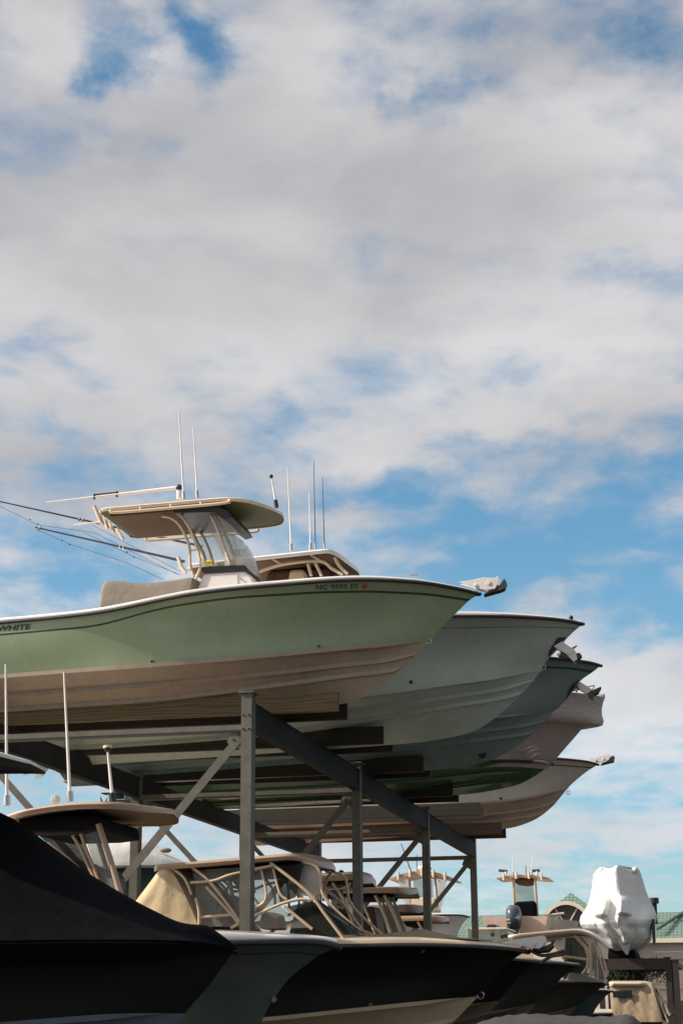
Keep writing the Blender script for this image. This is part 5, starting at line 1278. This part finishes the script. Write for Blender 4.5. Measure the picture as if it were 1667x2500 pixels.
# warp of the angular coordinate so that blobs have ragged outlines
wn = N.new('ShaderNodeTexNoise'); wn.inputs['Scale'].default_value = 14; wn.inputs['Detail'].default_value = 7; wn.inputs['Roughness'].default_value = .6; L.new(ae.outputs[0], wn.inputs['Vector'])
wv_ = N.new('ShaderNodeVectorMath'); wv_.operation = 'SUBTRACT'; L.new(wn.outputs['Color'], wv_.inputs[0]); wv_.inputs[1].default_value = (.5, .5, .5)
ws = N.new('ShaderNodeVectorMath'); ws.operation = 'SCALE'; L.new(wv_.outputs[0], ws.inputs[0]); ws.inputs['Scale'].default_value = .10
wa = N.new('ShaderNodeVectorMath'); L.new(ae.outputs[0], wa.inputs[0]); L.new(ws.outputs[0], wa.inputs[1])
def blobs(lst):
    acc = None
    for px, py, sx, sy, rot, amp in lst:
        a, e = azel(px, py)
        m = N.new('ShaderNodeMapping'); m.vector_type = 'TEXTURE'
        m.inputs['Location'].default_value = (a, e, 0); m.inputs['Rotation'].default_value = (0, 0, R(rot)); m.inputs['Scale'].default_value = (sx/F, sy/F, 1000)
        L.new(wa.outputs[0], m.inputs[0])
        ln = N.new('ShaderNodeVectorMath'); ln.operation = 'LENGTH'; L.new(m.outputs[0], ln.inputs[0])
        g_ = math_('MULTIPLY', math_('EXPONENT', math_('MULTIPLY', math_('POWER', ln.outputs['Value'], 2.0), -1.0)), amp)
        acc = g_ if acc is None else math_('ADD', acc, g_)
    return acc
# positive = cloud, negative = blue gap : (photo px, py, half width, half height, tilt, amount)
BL = [(250, 90, 110, 110, 10, -.42), (480, 50, 60, 90, 12, -.48), (215, 190, 55, 60, 0, -.35), (330, 150, 90, 50, 25, -.25), (90, 40, 90, 120, 0, .3), (380, 30, 40, 60, 0, .15),
      (1010, 270, 90, 60, 30, -.42), (1120, 270, 110, 45, 40, -.25), (1180, 60, 110, 40, 20, -.22), (1600, 60, 110, 70, 25, -.25), (1450, 140, 160, 35, 25, -.15),
      (700, 330, 420, 170, 25, .40), (350, 520, 500, 150, 10, .25), (1350, 430, 400, 130, 10, .3), (700, 720, 800, 160, 0, .3), (1400, 800, 400, 80, 0, .15),
      (500, 560, 300, 30, 18, -.15), (900, 650, 260, 25, 5, -.14), (1480, 640, 120, 60, 0, -.14),
      (200, 1060, 240, 90, 0, .2), (620, 1000, 300, 60, 8, .05), (1450, 1000, 250, 60, 0, .05),
      (1500, 1290, 230, 150, 0, -.42), (1060, 1260, 200, 110, -20, -.36), (1330, 1030, 120, 40, 10, -.30), (1100, 1110, 110, 35, 10, -.25), (870, 1180, 150, 50, -10, -.34), (1540, 1160, 160, 50, 0, -.22), (1250, 1360, 250, 80, 0, -.3),
      (60, 1370, 200, 70, 0, -.38), (330, 1330, 200, 70, -8, -.30), (150, 1260, 160, 30, -8, -.2), (700, 1330, 160, 60, 0, -.15), (820, 1280, 120, 40, 0, .2), (1000, 1180, 90, 25, 10, .15),
      (1300, 1480, 260, 60, -4, .22), (1560, 1420, 220, 40, 3, -.1), (1600, 1720, 260, 120, 0, .30), (1400, 1830, 400, 70, 0, .2), (1600, 1590, 260, 22, 0, .2), (700, 2060, 700, 60, 0, .15), (1600, 2060, 350, 25, 6, .2), (1450, 2140, 300, 40, 0, -.35), (1550, 1960, 250, 30, 4, -.2), (200, 1950, 300, 80, 0, -.1)]
b_ = blobs(BL)
zc = math_('ADD', sp.outputs[2], .10)
px_ = math_('DIVIDE', sp.outputs[0], zc); py_ = math_('DIVIDE', sp.outputs[1], zc)
pl = N.new('ShaderNodeCombineXYZ'); L.new(px_, pl.inputs[0]); L.new(py_, pl.inputs[1])
n1 = noise(pl.outputs[0], 2.4, 5, .5, .25, (3.1, 1.7, 0), (1, 1, 1))
n2 = noise(ae.outputs[0], 14, 9, .56, .2, (1.3, .2, 0), (.75, 1.6, 1), R(14))
n3 = noise(pl.outputs[0], 9, 5, .55, .3, (0, 0, 0), (1, .8, 1), R(20))
# mottled low banks, smoother overhead
mot = N.new('ShaderNodeMapRange'); mot.interpolation_type = 'SMOOTHSTEP'; mot.inputs[1].default_value = .30; mot.inputs[2].default_value = .42; mot.inputs[3].default_value = 1.0; mot.inputs[4].default_value = .6; L.new(el, mot.inputs[0])
base = N.new('ShaderNodeMapRange'); base.inputs[1].default_value = .20; base.inputs[2].default_value = .40; base.inputs[3].default_value = .46; base.inputs[4].default_value = .64; base.interpolation_type = 'SMOOTHSTEP'; L.new(el, base.inputs[0])
tex = math_('ADD', math_('MULTIPLY', math_('SUBTRACT', n1, .5), .7), math_('ADD', math_('MULTIPLY', math_('SUBTRACT', n2, .5), 1.75), math_('MULTIPLY', math_('MULTIPLY', math_('SUBTRACT', n3, .5), 1.1), mot.outputs[0])))
cov = math_('ADD', math_('ADD', base.outputs[0], b_), tex)
# unseen cloud behind the viewer, thickened and dimmed to set the fill light
bk = N.new('ShaderNodeMapRange'); bk.interpolation_type = 'SMOOTHSTEP'; bk.inputs[1].default_value = -.25; bk.inputs[2].default_value = .55; bk.inputs[3].default_value = .25; bk.inputs[4].default_value = 0; L.new(sp.outputs[1], bk.inputs[0])
cov = math_('ADD', cov, bk.outputs[0])
mr = N.new('ShaderNodeMapRange'); mr.interpolation_type = 'SMOOTHSTEP'; mr.inputs[1].default_value = -.05; mr.inputs[2].default_value = .88; mr.inputs[3].default_value = 0; mr.inputs[4].default_value = .97
L.new(cov, mr.inputs[0])
n4 = noise(ae.outputs[0], 7, 6, .5, .2, (5, 2, 0), (.7, 1.6, 1), R(18))
cr = N.new('ShaderNodeValToRGB'); L.new(n4, cr.inputs[0])
cr.color_ramp.elements[0].position = .36; cr.color_ramp.elements[0].color = (.40, .395, .41, 1); cr.color_ramp.elements[1].position = .68; cr.color_ramp.elements[1].color = (.60, .585, .59, 1)
elr = N.new('ShaderNodeMapRange'); elr.inputs[1].default_value = .02; elr.inputs[2].default_value = .34; elr.inputs[3].default_value = 1.35; elr.inputs[4].default_value = 1.0; L.new(el, elr.inputs[0])
cs = N.new('ShaderNodeVectorMath'); cs.operation = 'SCALE'; tc2 = N.new('ShaderNodeValToRGB'); L.new(math_('MULTIPLY', el, 3.0), tc2.inputs[0]); tc2.color_ramp.elements[0].position = .08; tc2.color_ramp.elements[0].color = (.86, .95, 1.0, 1); tc2.color_ramp.elements[1].position = .75; tc2.color_ramp.elements[1].color = (1, 1, 1, 1)
tm2 = N.new('ShaderNodeVectorMath'); tm2.operation = 'MULTIPLY'; L.new(cr.outputs[0], tm2.inputs[0]); L.new(tc2.outputs[0], tm2.inputs[1]); L.new(tm2.outputs[0], cs.inputs[0]); L.new(elr.outputs[0], cs.inputs['Scale'])
bk2 = N.new('ShaderNodeMapRange'); bk2.interpolation_type = 'SMOOTHSTEP'; bk2.inputs[1].default_value = -.5; bk2.inputs[2].default_value = .6; bk2.inputs[3].default_value = .42/.12; bk2.inputs[4].default_value = 1/.12; L.new(sp.outputs[1], bk2.inputs[0])  # brightness of the out of view sky, tuned as side fill
# glow added to unseen cloud round the sun, lighting the hulls from left
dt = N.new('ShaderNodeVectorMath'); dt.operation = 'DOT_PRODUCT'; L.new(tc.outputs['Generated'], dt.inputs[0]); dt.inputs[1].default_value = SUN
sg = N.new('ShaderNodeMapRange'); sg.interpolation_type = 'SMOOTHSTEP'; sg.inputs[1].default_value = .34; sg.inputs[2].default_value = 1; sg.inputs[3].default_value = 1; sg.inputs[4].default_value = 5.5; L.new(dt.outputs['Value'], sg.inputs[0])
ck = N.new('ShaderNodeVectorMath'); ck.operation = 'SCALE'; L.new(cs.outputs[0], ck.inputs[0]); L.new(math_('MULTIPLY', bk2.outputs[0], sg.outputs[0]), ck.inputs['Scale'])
hs_ = N.new('ShaderNodeHueSaturation'); hs_.inputs['Hue'].default_value = .485; hs_.inputs['Saturation'].default_value = 1.22; hs_.inputs['Value'].default_value = .95
tint = N.new('ShaderNodeValToRGB'); L.new(math_('MULTIPLY', el, 3.0), tint.inputs[0]); tint.color_ramp.elements[0].position = .02; tint.color_ramp.elements[0].color = (.62, .80, 1, 1); tint.color_ramp.elements[1].position = .5; tint.color_ramp.elements[1].color = (1, 1, 1, 1)
tm = N.new('ShaderNodeVectorMath'); tm.operation = 'MULTIPLY'; L.new(sky.outputs[0], tm.inputs[0]); L.new(tint.outputs[0], tm.inputs[1]); L.new(tm.outputs[0], hs_.inputs['Color'])
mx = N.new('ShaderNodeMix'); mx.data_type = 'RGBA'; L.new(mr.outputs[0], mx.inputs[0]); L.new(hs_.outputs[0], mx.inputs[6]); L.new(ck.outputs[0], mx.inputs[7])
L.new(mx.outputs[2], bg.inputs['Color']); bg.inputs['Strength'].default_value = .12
vs = scene.view_settings; vs.view_transform = 'Standard'; vs.look = 'None'; vs.gamma = 1; vs.exposure = .28; vs.use_curve_mapping = False
scene.cycles.use_denoising = True
scene.cycles.max_bounces = 8; scene.cycles.transparent_max_bounces = 12
